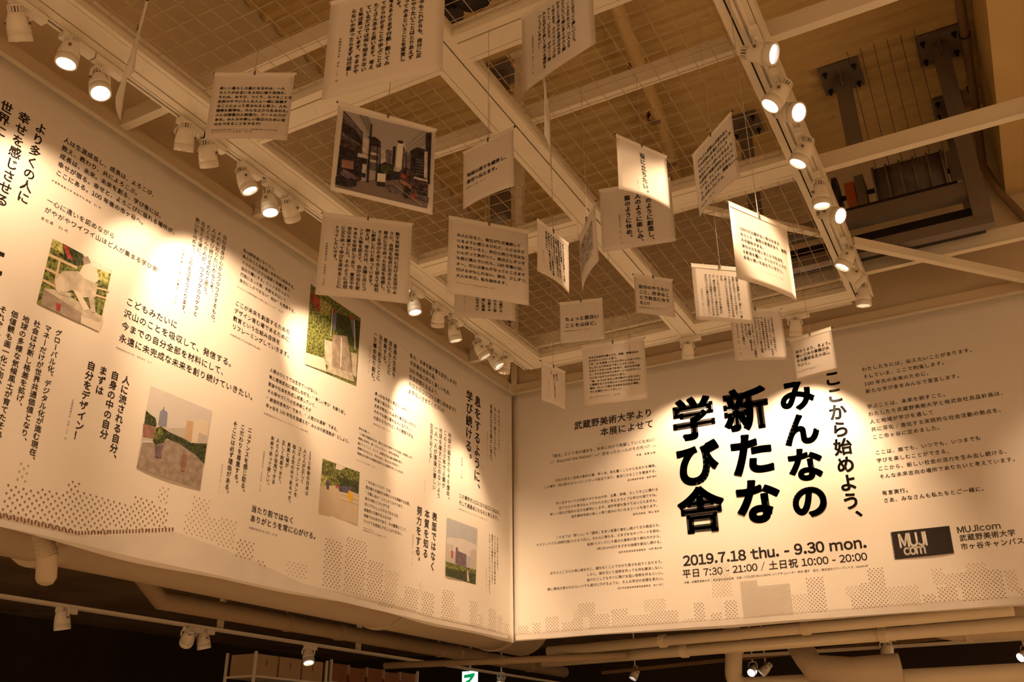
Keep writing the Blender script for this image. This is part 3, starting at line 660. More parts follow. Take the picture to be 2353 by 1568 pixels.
photo(PL, bl, [q(42, 600), q(378, 830), q(345, 1285), q(0, 1140)], 'photograph of stone steps climbing to a shrine between flags', [
 ('red_leaf', 'ph_red', [q(40, 650), q(90, 690), q(130, 770), q(100, 790), q(50, 730)]), ('bright_leaf', 'ph_leaf_light', [q(100, 690), q(180, 740), q(170, 820), q(100, 800)]), ('shade', 'ph_leaf_dark', [q(215, 790), q(375, 850), q(360, 1040), q(240, 960), q(200, 900)]), ('foliage', 'ph_leaf', [q(30, 850), q(130, 800), q(150, 1000), q(10, 1060)]),
 ('steps', 'ph_stone_dark', [q(190, 940), q(285, 950), q(330, 1255), q(150, 1180)]), ('steps', 'ph_stone', [q(160, 1150), q(320, 1200), q(335, 1260), q(145, 1190)]), ('handrail', 'ph_white', [q(243, 960), q(250, 960), q(245, 1160), q(238, 1160)]),
 ('lantern', 'ph_stone', [q(130, 970), q(185, 990), q(180, 1160), q(135, 1140)]), ('lantern', 'ph_stone', [q(310, 1060), q(352, 1070), q(345, 1230), q(322, 1210)]), ('wall', 'ph_stone_light', [q(5, 1060), q(130, 1100), q(145, 1190), q(0, 1140)]),
 ('flag', 'ph_banner_blue', [q(190, 770), q(215, 778), q(208, 910), q(190, 900)]), ('flag_disc', 'ph_red', [q(192, 770), q(212, 776), q(208, 800), q(192, 796)]), ('flag', 'ph_banner_blue', [q(300, 810), q(330, 825), q(342, 945), q(325, 960)]), ('flag_disc', 'ph_red', [q(300, 808), q(328, 820), q(325, 840), q(305, 838)]), ('pole', 'ph_white', [q(184, 765), q(189, 766), q(176, 950), q(171, 950)]), ('pole', 'ph_white', [q(330, 840), q(335, 842), q(340, 1040), q(334, 1040)])], 'ph_leaf')
q = K1
photo(PL, bl, [q(752, 485), q(1020, 582), q(1000, 960), q(720, 880)], 'photograph of a park with trees and a yellow flag on a fence', [
 ('ground', 'ph_sand', [q(735, 680), q(850, 680), q(1012, 740), q(1000, 960), q(720, 880)]), ('sky_gap', 'ph_white', [q(850, 522), q(920, 548), q(880, 570), q(845, 560)]), ('shade', 'ph_leaf_dark', [q(870, 620), q(1015, 650), q(1010, 740), q(880, 690)]), ('bush', 'ph_leaf_light', [q(742, 600), q(785, 620), q(770, 680), q(735, 680)]),
 ('crowd', 'ph_people', [q(860, 680), q(960, 690), q(950, 740), q(870, 720)]), ('person_figure', 'ph_people', [q(775, 640), q(800, 650), q(795, 710), q(778, 705)]), ('red_coat', 'ph_red', [q(845, 670), q(862, 675), q(858, 700), q(845, 696)]), ('fence', 'ph_white', [q(880, 730), q(1010, 770), q(1009, 778), q(880, 738)]), ('fence', 'ph_white', [q(885, 770), q(1008, 810), q(1007, 816), q(885, 776)]), ('flag', 'ph_yellow', [q(925, 745), q(945, 708), q(972, 760), q(958, 812)])], 'ph_leaf')
q = H
photo(PL, bl, [q(1015, 535), q(1348, 665), q(1328, 1295), q(1003, 1190)], 'photograph of office blocks behind a pond', [
 ('cloud', 'ph_sky', [q(1020, 760), q(1200, 780), q(1340, 850), q(1335, 1000), q(1010, 900)]), ('block', 'ph_tower_grey', [q(1010, 820), q(1045, 835), q(1040, 1030), q(1008, 1020)]), ('block', 'ph_tower_grey', [q(1050, 840), q(1090, 850), q(1085, 1050), q(1045, 1040)]), ('red_sign', 'ph_red', [q(1065, 910), q(1085, 915), q(1083, 1000), q(1065, 995)]), ('dark_block', 'ph_purple', [q(1115, 870), q(1138, 880), q(1140, 915), q(1228, 955), q(1230, 1110), q(1110, 1060)]), ('tower', 'ph_tower_grey', [q(1272, 915), q(1300, 895), q(1336, 915), q(1335, 1130), q(1265, 1110)]),
 ('bank', 'ph_leaf', [q(1005, 1030), q(1110, 1065), q(1335, 1130), q(1332, 1180), q(1004, 1110)]), ('pond', 'ph_leaf_dark', [q(1004, 1105), q(1332, 1175), q(1328, 1295), q(1003, 1190)]), ('fountain', 'ph_stone', [q(1235, 1130), q(1245, 1132), q(1262, 1260), q(1235, 1255)])], 'ph_sky_blue')

# ---- ground band, rail ties and halftone skyline
def ground(pl, parent, edge):
    """grey paving print along the hem; edge: its upper outline in pixels"""
    E_ = np.array([pl.uv(p) for p in edge]); E_ = E_[np.argsort(E_[:, 0])]
    us = np.arange(E_[0, 0], E_[-1, 0], .05); mb = MB(); rows = 6
    top = np.interp(us, E_[:, 0], E_[:, 1]); g = []
    for u, z in zip(us, top):
        for j in range(rows+1): g.append((u, z+(ZB+.012-z)*j/rows))
    f = [(i*(rows+1)+j, (i+1)*(rows+1)+j, (i+1)*(rows+1)+j+1, i*(rows+1)+j+1) for i in range(len(us)-1) for j in range(rows)]
    mesh_obj('ground_print', pl.p3(np.array(g), .0006), f, 'banner_ground', parent, True)
ground(PL, bl, [(-60, 1181), (0, 1195), (175, 1236), (405, 1222), (590, 1290), (700, 1345), (800, 1372), (1000, 1421), (1170, 1463)])
ground(PR, br, [(1186, 1461), (1600, 1430), (2000, 1398), (2353, 1371), (2500, 1359)])
mbt = MB()
pts = [(-20, 1180), (175, 1226), (405, 1216)]
for (x0, y0), (x1, y1), n in ((pts[0], pts[1], 25), (pts[1], pts[2], 30)):
    for i in range(n):
        t = i/n; t2 = (i+.5)/n
        a = (x0+(x1-x0)*t, y0+(y1-y0)*t); b = (x0+(x1-x0)*t2, y0+(y1-y0)*t2)
        uv = np.array([PL.uv((a[0], a[1]-4)), PL.uv((b[0], b[1]-4)), PL.uv((b[0], b[1]+5)), PL.uv((a[0], a[1]+5))])
        mbt.add(PL.p3(uv, .0012), [(0, 1, 2, 3)])
tag(mbt.build('rail_tie_print', 'tie_ink', bl), kind='stuff')
def dots(pl, parent, boxes, m, step, rad):
    mb = MB(); seen = set()
    for x0, x1, yt, yb in boxes:
        ua = pl.uv((x0, yb)); ub = pl.uv((x1, yb)); tt = pl.uv(((x0+x1)/2, yt)); bb = pl.uv(((x0+x1)/2, yb))
        u0, u1 = sorted((ua[0], ub[0])); z0, z1 = bb[1], tt[1]
        for j in range(int(z0/step*2), int(z1/step*2)+1):
            for i in range(int(math.floor(u0/step)), int(math.ceil(u1/step))+1):
                u = (i+(.5 if j % 2 else 0))*step; z = j*step/2
                if not (u0 <= u <= u1 and z0 <= z <= z1) or (i, j) in seen or z < ZB+.045: continue
                seen.add((i, j))
                g = np.array([(u+rad*math.cos(t*math.pi/3), z+rad*math.sin(t*math.pi/3)) for t in range(6)])
                mb.add(pl.p3(g, .0010), [(0, 1, 2, 3, 4, 5)])
    if mb.v: tag(mb.build('halftone_print', m, parent), kind='stuff')
dots(PL, bl, [(-10, 65, 1112, 1200), (60, 130, 1118, 1222), (130, 160, 1102, 1225), (160, 250, 1135, 1222), (250, 300, 1150, 1218), (300, 345, 1143, 1215), (345, 385, 1160, 1214), (540, 585, 1240, 1285), (590, 612, 1290, 1305), (735, 778, 1240, 1352), (785, 838, 1238, 1365), (840, 878, 1292, 1380),
              (868, 905, 1356, 1400), (928, 962, 1350, 1405), (970, 1001, 1362, 1415), (1017, 1045, 1356, 1428), (1077, 1094, 1380, 1440), (1096, 1108, 1414, 1443), (1121, 1139, 1401, 1450), (1141, 1152, 1416, 1452), (1155, 1167, 1433, 1456)], 'dot_ink', .0335, .0050)
dots(PL, bl, [(30, 62, 1058, 1112), (362, 388, 1118, 1160), (438, 482, 1138, 1185), (420, 540, 1185, 1240), (500, 540, 1190, 1258), (655, 700, 1290, 1325), (880, 912, 1312, 1385), (905, 930, 1372, 1395), (962, 972, 1340, 1372), (1045, 1056, 1392, 1432)], 'dot_ink_light', .0335, .0045)
dots(PR, br, [(1191, 1214, 1437, 1461), (1226, 1242, 1431, 1458), (1251, 1284, 1418, 1456), (1292, 1316, 1432, 1452), (1316, 1342, 1420, 1452), (1330, 1368, 1388, 1420), (1357, 1404, 1412, 1448), (1406, 1446, 1400, 1446), (1446, 1500, 1412, 1444), (1500, 1560, 1406, 1438), (1596, 1621, 1386, 1431), (1632, 1661, 1410, 1428), (1668, 1696, 1377, 1426), (1861, 1902, 1327, 1408), (1960, 1984, 1367, 1400), (1984, 2006, 1340, 1399), (2004, 2044, 1303, 1396), (2120, 2153, 1365, 1386), (2156, 2203, 1349, 1382), (2214, 2316, 1312, 1378), (2340, 2380, 1354, 1368)], 'dot_ink', .026, .0042)
dots(PR, br, [(1317, 1345, 1402, 1422), (1480, 1530, 1378, 1408), (1638, 1681, 1294, 1374), (1570, 1594, 1420, 1436), (1826, 1862, 1364, 1412), (1942, 1984, 1346, 1370), (2044, 2120, 1345, 1392), (2145, 2170, 1306, 1345), (2172, 2216, 1318, 1350), (2220, 2268, 1294, 1314), (2316, 2345, 1312, 1360)], 'dot_ink_light', .026, .0040)
dots(PR, br, [(1708, 1748, 1335, 1422), (1748, 1826, 1344, 1418)], 'dot_ink', .0145, .0030)

# ---- right-hand banner lettering
def tr(mode, lines, p0, p1, p2=None, k=(0, -1), wt=.014, **kw): return lettering(PR, br, mode, lines, p0, p1, p2, k, wt, **kw)
def capR(txt, p0, p1): return lettering(PR, br, 'r', [txt], p0, p1, None, (0, 0), 0.006, m='ink_soft', name='caption', gs=.85)
V = cr(1150, 850, 3.485); W = cr(1230, 1180, 7.127); X = cr(1700, 850, 3.136); Y6 = cr(1500, 450, 2.758); Y7 = cr(1500, 1200, 2.758); R4 = cr(1550, 600, 3.92)
tr('r', ['武蔵野美術大学より', '本展によせて'], V(1185, 345), V(622, 450), V(1190, 435), (0, 0), .020)
tr('r', ['「現在」という名の過去を、未来に向けて発掘していくために!', '—“Beyond the Rules!”—“定まったルールのその先へ!”—'], V(1230, 560), V(440, 690), V(1230, 607), (0, 1), .010)
def title(txt, p0, p1, _n, k, wt, **kw):
    a, b = PR.uv(p0), PR.uv(p1); em = (a[1]-b[1])/k[1]
    for j, ch in enumerate(txt):
        co, fs, _ = glyph(ch, wt, 8); q = co-np.array((.5, .38))+(np.array((.62, .58)) if ch in '、。' else 0)
        c = a+(b-a)*j/k[1]; h0 = float(PR.fn(np.array([(c[0], a[1]-em*j)]))[0]); flat = Plane(PR.o, PR.U, PR.V, PR.N)
        mesh_obj('title_character', flat.p3(np.stack([c[0]+q[:, 0]*em*.97, a[1]-em*j+q[:, 1]*em*.97], 1), h0+.002), fs, 'ink', br)
capR('学長　長澤 忠徳', V(1232, 663), V(1098, 687))
tr('r', ['日本の文化と技術の集約の場、市ヶ谷。身を置くことから生まれる構想。', 'この場所・街は新たなユニバーシティの起点であり、基点となることを確信する。'], V(1247, 765), V(357, 940), V(1250, 808), (1, 0), .008)
capR('造形構想学部長　篠原 規行', V(1243, 853), V(1025, 887))
tr('r', ['市ヶ谷キャンパス共創スタジオは大学、企業、地域、そしてそこに関わる', '全ての人々を巻き込んで行われる目に見えるライブな学びの場ですね。', '新しい現れが既存の足元を鮮明にします。造形学部も負けてはいられません。', '造形構想学部の新しい取り組みに大いなるエールを送ります。'], V(1250, 958), V(408, 1160), V(1262, 1085), (2, 0), .008)
capR('造形学部長　樺山 祐和', V(1263, 1133), V(1070, 1161))
tr('r', ['これまでは「新しい」や「便利」を合い言葉に進化し続けてきた商品たち。', 'サスティナブル(持続可能)さえもう古い。それらに替わる、さまざまなキーワードを探せ。', '仮説(イメージ)こそ最大の美術の取り柄なのだから、', 'MUJIcomはさまざまな価値を創出し続ける。'], W(2048, 188), W(40, 522), W(2068, 462), (1, 0), .010)
capR('造形学部通信教育課程長　白尾 隆太郎', W(2055, 565), W(1385, 640))
tr('r', ['あちらとこちらの境に線を引く。線を引くことで分かり易さも出てくるだろう。', 'しかし、線を引いて垣根を作っても何も解決しない。', '設けたとしてもすぐに跨げる低い垣根を作るといい。', '隣に興味が惹かれたらいつでも遊びに行けるように、そんな学びの空間を見たい。'], W(2085, 790), W(218, 1250), W(2100, 1065), (3, 0), .010)
capR('造形学部通信教育課程副課程長　吉川 民仁', W(2080, 1165), W(1370, 1245))
title('ここから始めよう、', X(668, 62), X(800, 945), None, (0, 7), .030)
title('みんなの', X(408, 180), X(502, 945), None, (0, 3), .044)
title('新たな', R4(640, 1335), X(130, 945), None, (0, 2), .044)
title('学び舎', V(1545, 390), V(1605, 1120), None, (0, 2), .044)
tr('h', ['2019.7.18 thu. - 9.30 mon.'], Y7(215, 245), Y7(1343, 142), wt=.030, res=6)
tr('h', ['平日 7:30 - 21:00 / 土日祝 10:00 - 20:00'], Y7(215, 328), Y7(1337, 207), wt=.018, res=5)
tr('h', ['主催｜武蔵野美術大学 / 株式会社良品計画　企画｜ATELIER MUJI GINZA シニアキュレーター 鈴木 潤子　協力｜株式会社パワープレイス /square4'], Y7(207, 384), Y7(1357, 262), wt=.006)
PWT = .014; PGS = .90
tr('h', ['わたしたちには、伝えたいことがあります。', 'そしていま、ここで約束します。', '100 年先の未来のために、', '新たな学び舎をみんなで宣言します。'], Y6(1340, 1100), Y6(1985, 975), Y6(1362, 1240), (0, 18), PWT, gs=PGS)
tr('h', ['学ぶことは、未来を耕すこと。', 'わたしたち武蔵野美術大学と株式会社良品計画は、', '人と地域が学びを通して', '共に深化 / 進化する実践的な社会活動の拠点を、', 'ここ市ヶ谷に定めました。'], X(935, 265), X(1850, 165), X(975, 485), (1, -2), PWT, gs=PGS)
tr('h', ['ここは、誰でも、いつでも、いつまでも', '学びを楽しむことができる、', 'ここから、新しい社会の活力を生み出し続ける、', 'そんな未来志向の場所でありたいと考えています。'], X(993, 597), X(1715, 485), X(1025, 770), (0, -1), PWT, gs=PGS)
tr('h', ['有言実行。', 'さあ、みなさんも私たちとご一緒に。'], X(1043, 888), X(1715, 855), X(1053, 942), (1, -2), PWT, gs=PGS)
# black logo patch with a pinked left edge
PRF = flat_fit(PR, (X(1080, 1172), X(1508, 1125), X(1542, 1322), X(1110, 1370)))
c0, c1, c2, c3 = [PR.uv(p) for p in (X(1080, 1172), X(1508, 1125), X(1542, 1322), X(1110, 1370))]
e = []; n = 15
for i in range(n):
    for k, dx in ((0, 0), (.5, .014)):
        e.append(c0+(c3-c0)*(i+k)/n+np.array((dx, 0)))
uv = np.array([c1, *e, c3, c2])
patch = mesh_obj('logo_patch', PRF.p3(uv, .0022), [tuple(range(len(uv)))], 'black_label', br); patch['label'] = 'black rectangular logo patch with a pinked left edge'
def stretch(pl, parent, txt, p0, p1, hgt, wt, m, lift=.0028, yc=.37):
    """condensed word set between two pixels, given height in metres"""
    a = pl.uv(p0); b = pl.uv(p1); A_ = [glyph(ch, wt, 6)[2]-.05 for ch in txt]; sx = (b[0]-a[0])/sum(A_); sy = hgt/.80; x = a[0]; mb = MB()
    for ch, ad in zip(txt, A_):
        co, fs, _ = glyph(ch, wt, 6); yy = (a[1]+b[1])/2
        mb.add(pl.p3(np.stack([x+(co[:, 0]-.025)*sx, yy+(co[:, 1]-yc)*sy], 1), lift), fs); x += ad*sx
    return tag(mb.build('logo_lettering', m, parent), kind='stuff')
stretch(PRF, patch, 'MUJI', X(1148, 1238), X(1347, 1212), .094, .030, 'label_cream')
stretch(PRF, patch, 'com', X(1183, 1315), X(1337, 1293), .066, .035, 'label_cream', yc=.27)
tr('h', ['MUJIcom'], X(1590, 1153), X(1845, 1120), wt=.014)
tr('h', ['武蔵野美術大学'], X(1608, 1212), X(1955, 1167), wt=.014)
tr('h', ['市ヶ谷キャンパス'], X(1617, 1274), X(2020, 1228), wt=.014)

# ================================================================ hanging square sheets
def sheet(corners, h, lab, curl=0.0, wire=True, rod='paper', z_top=None, bright=False, back=False):
    TLp, TRp, BLp, BRp = corners
    v = ray(*TLp)
    def drop(p, q):
        w_ = ray(*q); t = ((p-CAM)[:2]@w_[:2])/(w_[:2]@w_[:2]); return p[2]-(CAM+t*w_)[2]
    s = h/drop(CAM+v, BLp); p = CAM+v*s
    w_ = ray(*TRp); q = CAM+w_*((p[2]-CAM[2])/w_[2])
    W_ = np.linalg.norm(q-p); U = (q-p)/W_; N = np.cross(U, (0, 0, 1.0))
    if N@(CAM-p) < 0: N = -N
    Hh = (drop(p, BLp)+drop(q, BRp))/2
    def fn(uv):
        u = np.clip(uv[:, 0]/W_, 0, 1); t = np.clip(-uv[:, 1]/Hh, 0, 1)
        return curl*(t**1.6)*(1-(2*u-1)**2)-curl*.3*t*t
    pl = Plane(p, U, (0, 0, 1), N, fn); pl.W, pl.H = W_, Hh
    c = p+U*W_/2
    t = thing('hanging_sheet', tuple(c), lab, 'hanging sheet', 'square sheets hung from the mesh')
    n = 12; g = np.array([(W_*i/n, -Hh*j/n) for j in range(n+1) for i in range(n+1)])
    fr_ = pl.p3(g, .0); bk = pl.p3(g, -.0008); k = len(g); f = []
    for j in range(n):
        for i in range(n):
            a = j*(n+1)+i; qd = (a, a+1, a+n+2, a+n+1); f.append(qd); f.append(tuple(k+m_ for m_ in qd[::-1]))
    for i in range(n):
        for a, b in ((i, i+1), (n*(n+1)+i, n*(n+1)+i+1), (i*(n+1), (i+1)*(n+1)), (i*(n+1)+n, (i+1)*(n+1)+n)): f.append((a, b, k+b, k+a))
    mesh_obj('paper', np.vstack([fr_, bk]), f, 'paper', t, True)
    hm = np.array([(W_*i/n, -v_) for v_ in (.0, .016) for i in range(n+1)])
    mesh_obj('hem', pl.p3(hm, .0011), [(i, i+1, n+2+i, n+1+i) for i in range(n)], 'paper_hem', t, True)
    MB().tube([p-U*.003+(0, 0, .002)-N*.003, q+U*.003+(0, 0, .002)-N*.003], .0042, 8).build('hanging_rod', 'white_lamp', t)
    for e_ in (p, q): MB().lathe(e_+(0, 0, .002)-N*.003, U if e_ is q else -U, [(.002, .0045), (.006, .0045), (.0065, .001)], 8, True, True).build('end_cap', 'dark_wire' if (e_ is q) == (TRp[1] < TLp[1]) else 'white_lamp', t)
    MB().obox(c+(0, 0, .0)+N*.0015, (U, N, (0, 0, 1)), (.0035, .003, .010)).build('clip', 'fin_dark', t)
    top = np.array((c[0], c[1], ZF)); pts = [c+(0, 0, .01)]
    if not any(a-.004 < c[0] < b+.004 for a, b in BX) and not any(a-.004 < c[1] < b+.004 for a, b in BY):
        x1 = -1.875 if c[0] < -1.8 else -.635
        xs = [x1-.018-PIT*(i+.9) for i in range(11)]; xn = min(xs, key=lambda x: abs(x-c[0]))
        pts.append((c[0], c[1], ZF-.01)); top = np.array((xn, c[1], ZF+.03))
    MB().tube(pts+[top], .0013, 5).build('wire', 'wire_steel', t)
    return t, pl
def ts(tp, mode, lines, p0, p1, p2=None, k=(0, -1), wt=.014, **kw):
    kw.setdefault('m', 'ink_paper'); kw.setdefault('lift', .0014)
    return lettering(tp[1], tp[0], mode, lines, p0, p1, p2, k, round(wt*1.3, 4), **kw)
def cs(tp, mode, txt, p0, p1): return lettering(tp[1], tp[0], mode, [txt], p0, p1, None, (0, -1), 0.006, m='ink_paper', lift=.0014, name='caption', gs=.75)
Z2 = cr(400, 100, 3.92); Q2 = cr(700, 0, 2.941); ZA = cr(740, 0, 6.817); ZB_ = cr(1190, 0, 7.126); ZC_ = cr(710, 480, 6.816); ZD = cr(1220, 450, 6.533)
ZE = cr(1330, 770, 9.22); ZG = cr(1580, 600, 9.8); ZH = cr(1660, 690, 7.84); Z4 = cr(1200, 400, 3.92); Z5 = cr(1500, 300, 3.92); Z6 = cr(900, 600, 3.92); Q3 = cr(1500, 0, 2.758)

s = sheet(((303, 122), (335, 2), (290, 302), (334, 152)), .30, 'curled white sheet seen almost edge-on at upper left', .030)
ts(s, 'h', ['大切なのは、学び続けることと', '人と人とがつながる場所をつくり', '毎日を楽しく暮らしていくこと', 'それがわたしたちの未来です'], UV((.12, .30)), UV((.88, .30)), UV((.12, .70)), (0, -1), .012)
s = sheet(((494, 168), (677.5, 169), (465, 320.6), (656, 320.6)), .34, 'white square sheet with nine lines of text at upper left, facing the camera', .012)
ts(s, 'h', ['楽しい暮らしの基になるのは、一人', 'ひとりがお互いを大切に想う気持ち。', 'それは、あそび、つくり、たべることを', '自然の中でいろんな人と一緒に体験す', 'ることによって育まれると思う。人も', '植物も動物も、みんな土から生まれた。', '人には想像力と創造力、アートの力が', 'ある。みんなの楽しい毎日のために自', '分のできることをやるぞ!'], Z2(430, 405), Z2(982, 410), Z2(370, 730), (0, 15), .022)
cs(s, 'h', '株式会社良品計画デザインセンター 武蔵野美術大学の卒業生', Z2(345, 783), Z2(925, 787)); cs(s, 'h', 'すごすアトリエの主宰　60 代', Z2(345, 803), Z2(690, 817))
s = sheet(((761, 5), (1024, -70), (737, 228.5), (1011, 163)), .40, 'largest white sheet with vertical text, cut by the top edge left of centre', .008)
ts(s, 'v', ['らないか迷ったらまずは行動!', 'と私は思っています。やるかや', 'ているだけでは何も始まらない', 'たくさんあると思います。考え', 'てからわかることや学ぶことは', '考えるよりまず行動!動いてみ', 'ます。', 'やってみるということを宣言し', '直にやりたいことはとりあえず', '私は今もこれからも、自分に正'], ZA(505, 182), ZA(403, 1165), (5, ZA(1090, 20)), (0, 13), .022)
cs(s, 'v', ST, ZA(293, 620), ZA(222, 1280))
s = sheet(((1199, 41), (1358, -80), (1200, 211), (1364, 102)), .35, 'white sheet with vertical text cut by the top edge right of centre', .006)
ts(s, 'v', ['つくっていきたい!', 'みんながより楽しく学べる場所を', 'アート、ビジネス、デザイン問', 'くなります。クリエイティブは', 'わることで得られる学びは大き', 'も三人という様に多くの人と関', 'て、一人よりも二人、二人より', '学ぶことはすごく楽しいこと。'], ZB_(355, 275), ZB_(585, 940), (3, ZB_(582, 112)), (3, 13), .022)
cs(s, 'v', ST, ZB_(248, 610), ZB_(247, 1205))
s = sheet(((1225, -95), (1261, -150), (1236, 1), (1261, -46)), .26, 'pale sheet whose lower corner alone dips in at the top edge', .0)
s = sheet(((1250, 175), (1263, 262), (1249, 308), (1262, 392)), .27, 'white sheet seen edge-on over the middle beam', .012)
ts(s, 'h', ['いろいろな人と出会い語り合い', 'そこから新しいことが生まれる', 'そんな場所になってほしいです'], UV((.12, .30)), UV((.88, .30)), UV((.12, .55)), (0, -1), .012)
# street photograph sheet
s = sheet(((777.5, 235), (1001, 297.5), (752, 437), (988, 493)), .40, 'white-bordered sheet printed with a colour photograph of a city street', .0)
q = Q2
def band(nm, m, x0, y0, x1, y1, h_): return (nm, m, [q(x0, y0), q(x1, y1), q(x1, y1+h_), q(x0, y0+h_)])
street = [
 ('road', 'ph_road', [q(330, 1235), q(480, 1215), q(640, 1215), q(840, 1340), q(825, 1412), q(203, 1265)]), ('road_patch', 'ph_bldg', [q(530, 1250), q(600, 1250), q(700, 1330), q(560, 1300)]),
 ('distant_block', 'ph_bldg_light', [q(516, 1010), q(590, 1015), q(586, 1160), q(512, 1150)]), ('distant_block', 'ph_bldg', [q(545, 1020), q(560, 1012), q(588, 1020), q(585, 1150), q(548, 1140)]), ('tower', 'ph_white', [q(628, 955), q(665, 960), q(684, 1030), q(664, 1160), q(612, 1150)]), ('tower_side', 'ph_bldg', [q(665, 985), q(684, 1030), q(668, 1160), q(652, 1150)]), ('tower_sign', 'ph_black', [q(628, 950), q(664, 956), q(664, 976), q(628, 970)]), ('sign_strip', 'ph_black', [q(596, 992), q(616, 992), q(607, 1125), q(588, 1118)]),
 ('mid_block', 'ph_bldg', [q(437, 948), q(515, 962), q(510, 1160), q(418, 1150)]), ('mid_block_roof', 'ph_black', [q(440, 945), q(470, 925), q(512, 960), q(510, 1000), q(440, 985)]), ('mid_block', 'ph_bldg_light', [q(393, 925), q(440, 935), q(430, 1045), q(378, 1020)]), ('balcony', 'ph_bldg_light', [q(432, 1030), q(500, 1042), q(498, 1058), q(430, 1046)]), ('balcony', 'ph_bldg_light', [q(428, 1080), q(498, 1092), q(496, 1106), q(426, 1095)]),
 ('left_block', 'ph_street_brown', [q(262, 752), q(300, 790), q(392, 900), q(380, 1225), q(330, 1248), q(212, 1205)]), ('left_eave', 'ph_bldg', [q(262, 765), q(345, 845), q(390, 915), q(388, 935), q(340, 885), q(258, 800)]), ('left_roof', 'ph_black', [q(258, 830), q(345, 890), q(388, 950), q(385, 985), q(250, 890)]), ('left_storey', 'ph_bldg', [q(250, 900), q(370, 975), q(368, 990), q(248, 918)]), ('left_storey', 'ph_street_brown', [q(246, 925), q(366, 1000), q(362, 1040), q(240, 975)]), ('shop_shade', 'ph_black', [q(236, 985), q(420, 1065), q(408, 1205), q(216, 1185)]), ('awning', 'ph_bldg_light', [q(358, 1038), q(430, 1058), q(426, 1080), q(354, 1062)]), ('shop_sign', 'ph_brick', [q(250, 1080), q(330, 1095), q(325, 1150), q(245, 1135)]), ('shop_light', 'ph_bldg_light', [q(388, 1110), q(418, 1118), q(412, 1180), q(384, 1172)]),
 ('street_trees', 'ph_black', [q(498, 1120), q(540, 1100), q(600, 1125), q(645, 1165), q(640, 1215), q(560, 1225), q(478, 1215)]), ('street_trees', 'ph_leaf_dark', [q(515, 1130), q(560, 1115), q(590, 1150), q(560, 1185), q(510, 1170)]),
 ('right_block', 'ph_black', [q(712, 1025), q(760, 1000), q(808, 1015), q(830, 1040), q(825, 1235), q(690, 1195)]), ('right_block', 'ph_purple', [q(690, 1060), q(716, 1040), q(706, 1200), q(676, 1180)])]
for k in range(6): street.append(band('window_row', 'ph_bldg', 748, 1075+k*20, 800, 1086+k*20, 7))
street += [('right_edge', 'ph_black', [q(818, 905), q(855, 902), q(842, 1255), q(816, 1235)]), ('right_wall', 'ph_bldg_light', [q(806, 1030), q(828, 1032), q(824, 1215), q(802, 1205)]),
 ('right_shops', 'ph_street_brown', [q(640, 1160), q(690, 1140), q(830, 1235), q(828, 1375), q(760, 1335), q(640, 1245)]), ('shop_board', 'ph_bldg_light', [q(600, 1135), q(640, 1142), q(636, 1170), q(598, 1162)]), ('shop_board', 'ph_red', [q(655, 1180), q(688, 1188), q(684, 1215), q(652, 1206)]), ('shop_band', 'ph_bldg_light', [q(735, 1200), q(828, 1222), q(826, 1236), q(733, 1214)]), ('shop_band', 'ph_brick', [q(640, 1215), q(720, 1262), q(716, 1290), q(638, 1240)]),
 ('power_pole', 'ph_black', [q(444, 845), q(454, 847), q(428, 1240), q(414, 1238)]), ('pole_arm', 'ph_black', [q(425, 930), q(472, 935), q(471, 942), q(424, 938)]), ('power_pole', 'ph_black', [q(486, 1010), q(493, 1010), q(484, 1230), q(476, 1228)]), ('power_pole', 'ph_black', [q(683, 1030), q(689, 1030), q(680, 1200), q(674, 1198)])]
for (x0, y0), (x1, y1) in (((368, 780), (444, 930)), ((380, 783), (446, 905)), ((400, 788), (448, 880)), ((415, 792), (450, 860)), ((838, 905), (690, 1015)), ((842, 925), (692, 1045)), ((846, 945), (720, 1040)), ((800, 893), (690, 990))):
    street.append(('wire', 'ph_black', [q(x0, y0), q(x0+3, y0), q(x1+3, y1), q(x1, y1)]))
street += [('truck', 'ph_white', [q(488, 1178), q(545, 1185), q(540, 1245), q(485, 1240)]), ('truck_front', 'ph_black', [q(486, 1235), q(541, 1240), q(538, 1268), q(484, 1262)]), ('parked_car', 'ph_black', [q(205, 1205), q(240, 1185), q(290, 1200), q(345, 1238), q(345, 1262), q(300, 1272), q(203, 1255)]), ('windscreen', 'ph_bldg', [q(240, 1165), q(305, 1205), q(296, 1220), q(228, 1182)]), ('car_roof', 'ph_purple', [q(255, 1150), q(330, 1190), q(340, 1225), q(310, 1212), q(250, 1170)]),
 ('pedestrian', 'ph_black', [q(668, 1275), q(682, 1260), q(698, 1275), q(702, 1325), q(690, 1352), q(668, 1340)]), ('pedestrian', 'ph_purple', [q(600, 1240), q(615, 1236), q(622, 1275), q(602, 1280)]), ('red_bag', 'ph_red', [q(715, 1312), q(742, 1320), q(738, 1360), q(715, 1352)]), ('parked_van', 'ph_bldg', [q(735, 1290), q(825, 1312), q(824, 1375), q(745, 1340)]), ('van_window', 'ph_black', [q(750, 1300), q(822, 1318), q(820, 1338), q(752, 1318)]), ('centre_line', 'ph_bldg_light', [q(585, 1250), q(589, 1250), q(790, 1397), q(782, 1396)])]
photo(s[1], s[0], [q(265, 750), q(855, 900), q(825, 1412), q(203, 1265)], 'photograph of a city street with towers, power lines and cars', street, 'ph_street_sky')
s = sheet(((1065.5, 350), (1180, 292), (1054.6, 482), (1171, 425)), .28, 'white sheet with two lines of text hung under the middle beam', .014)
ts(s, 'h', ['地域の祭りを継承し、', '後世へ伝えます。'], Q2(1112, 1183), Q2(1338, 1062), Q2(1107, 1230), (0, 8), .022)
cs(s, 'h', '神楽坂さくら会　50 代', Q2(1092, 1277), Q2(1220, 1221))
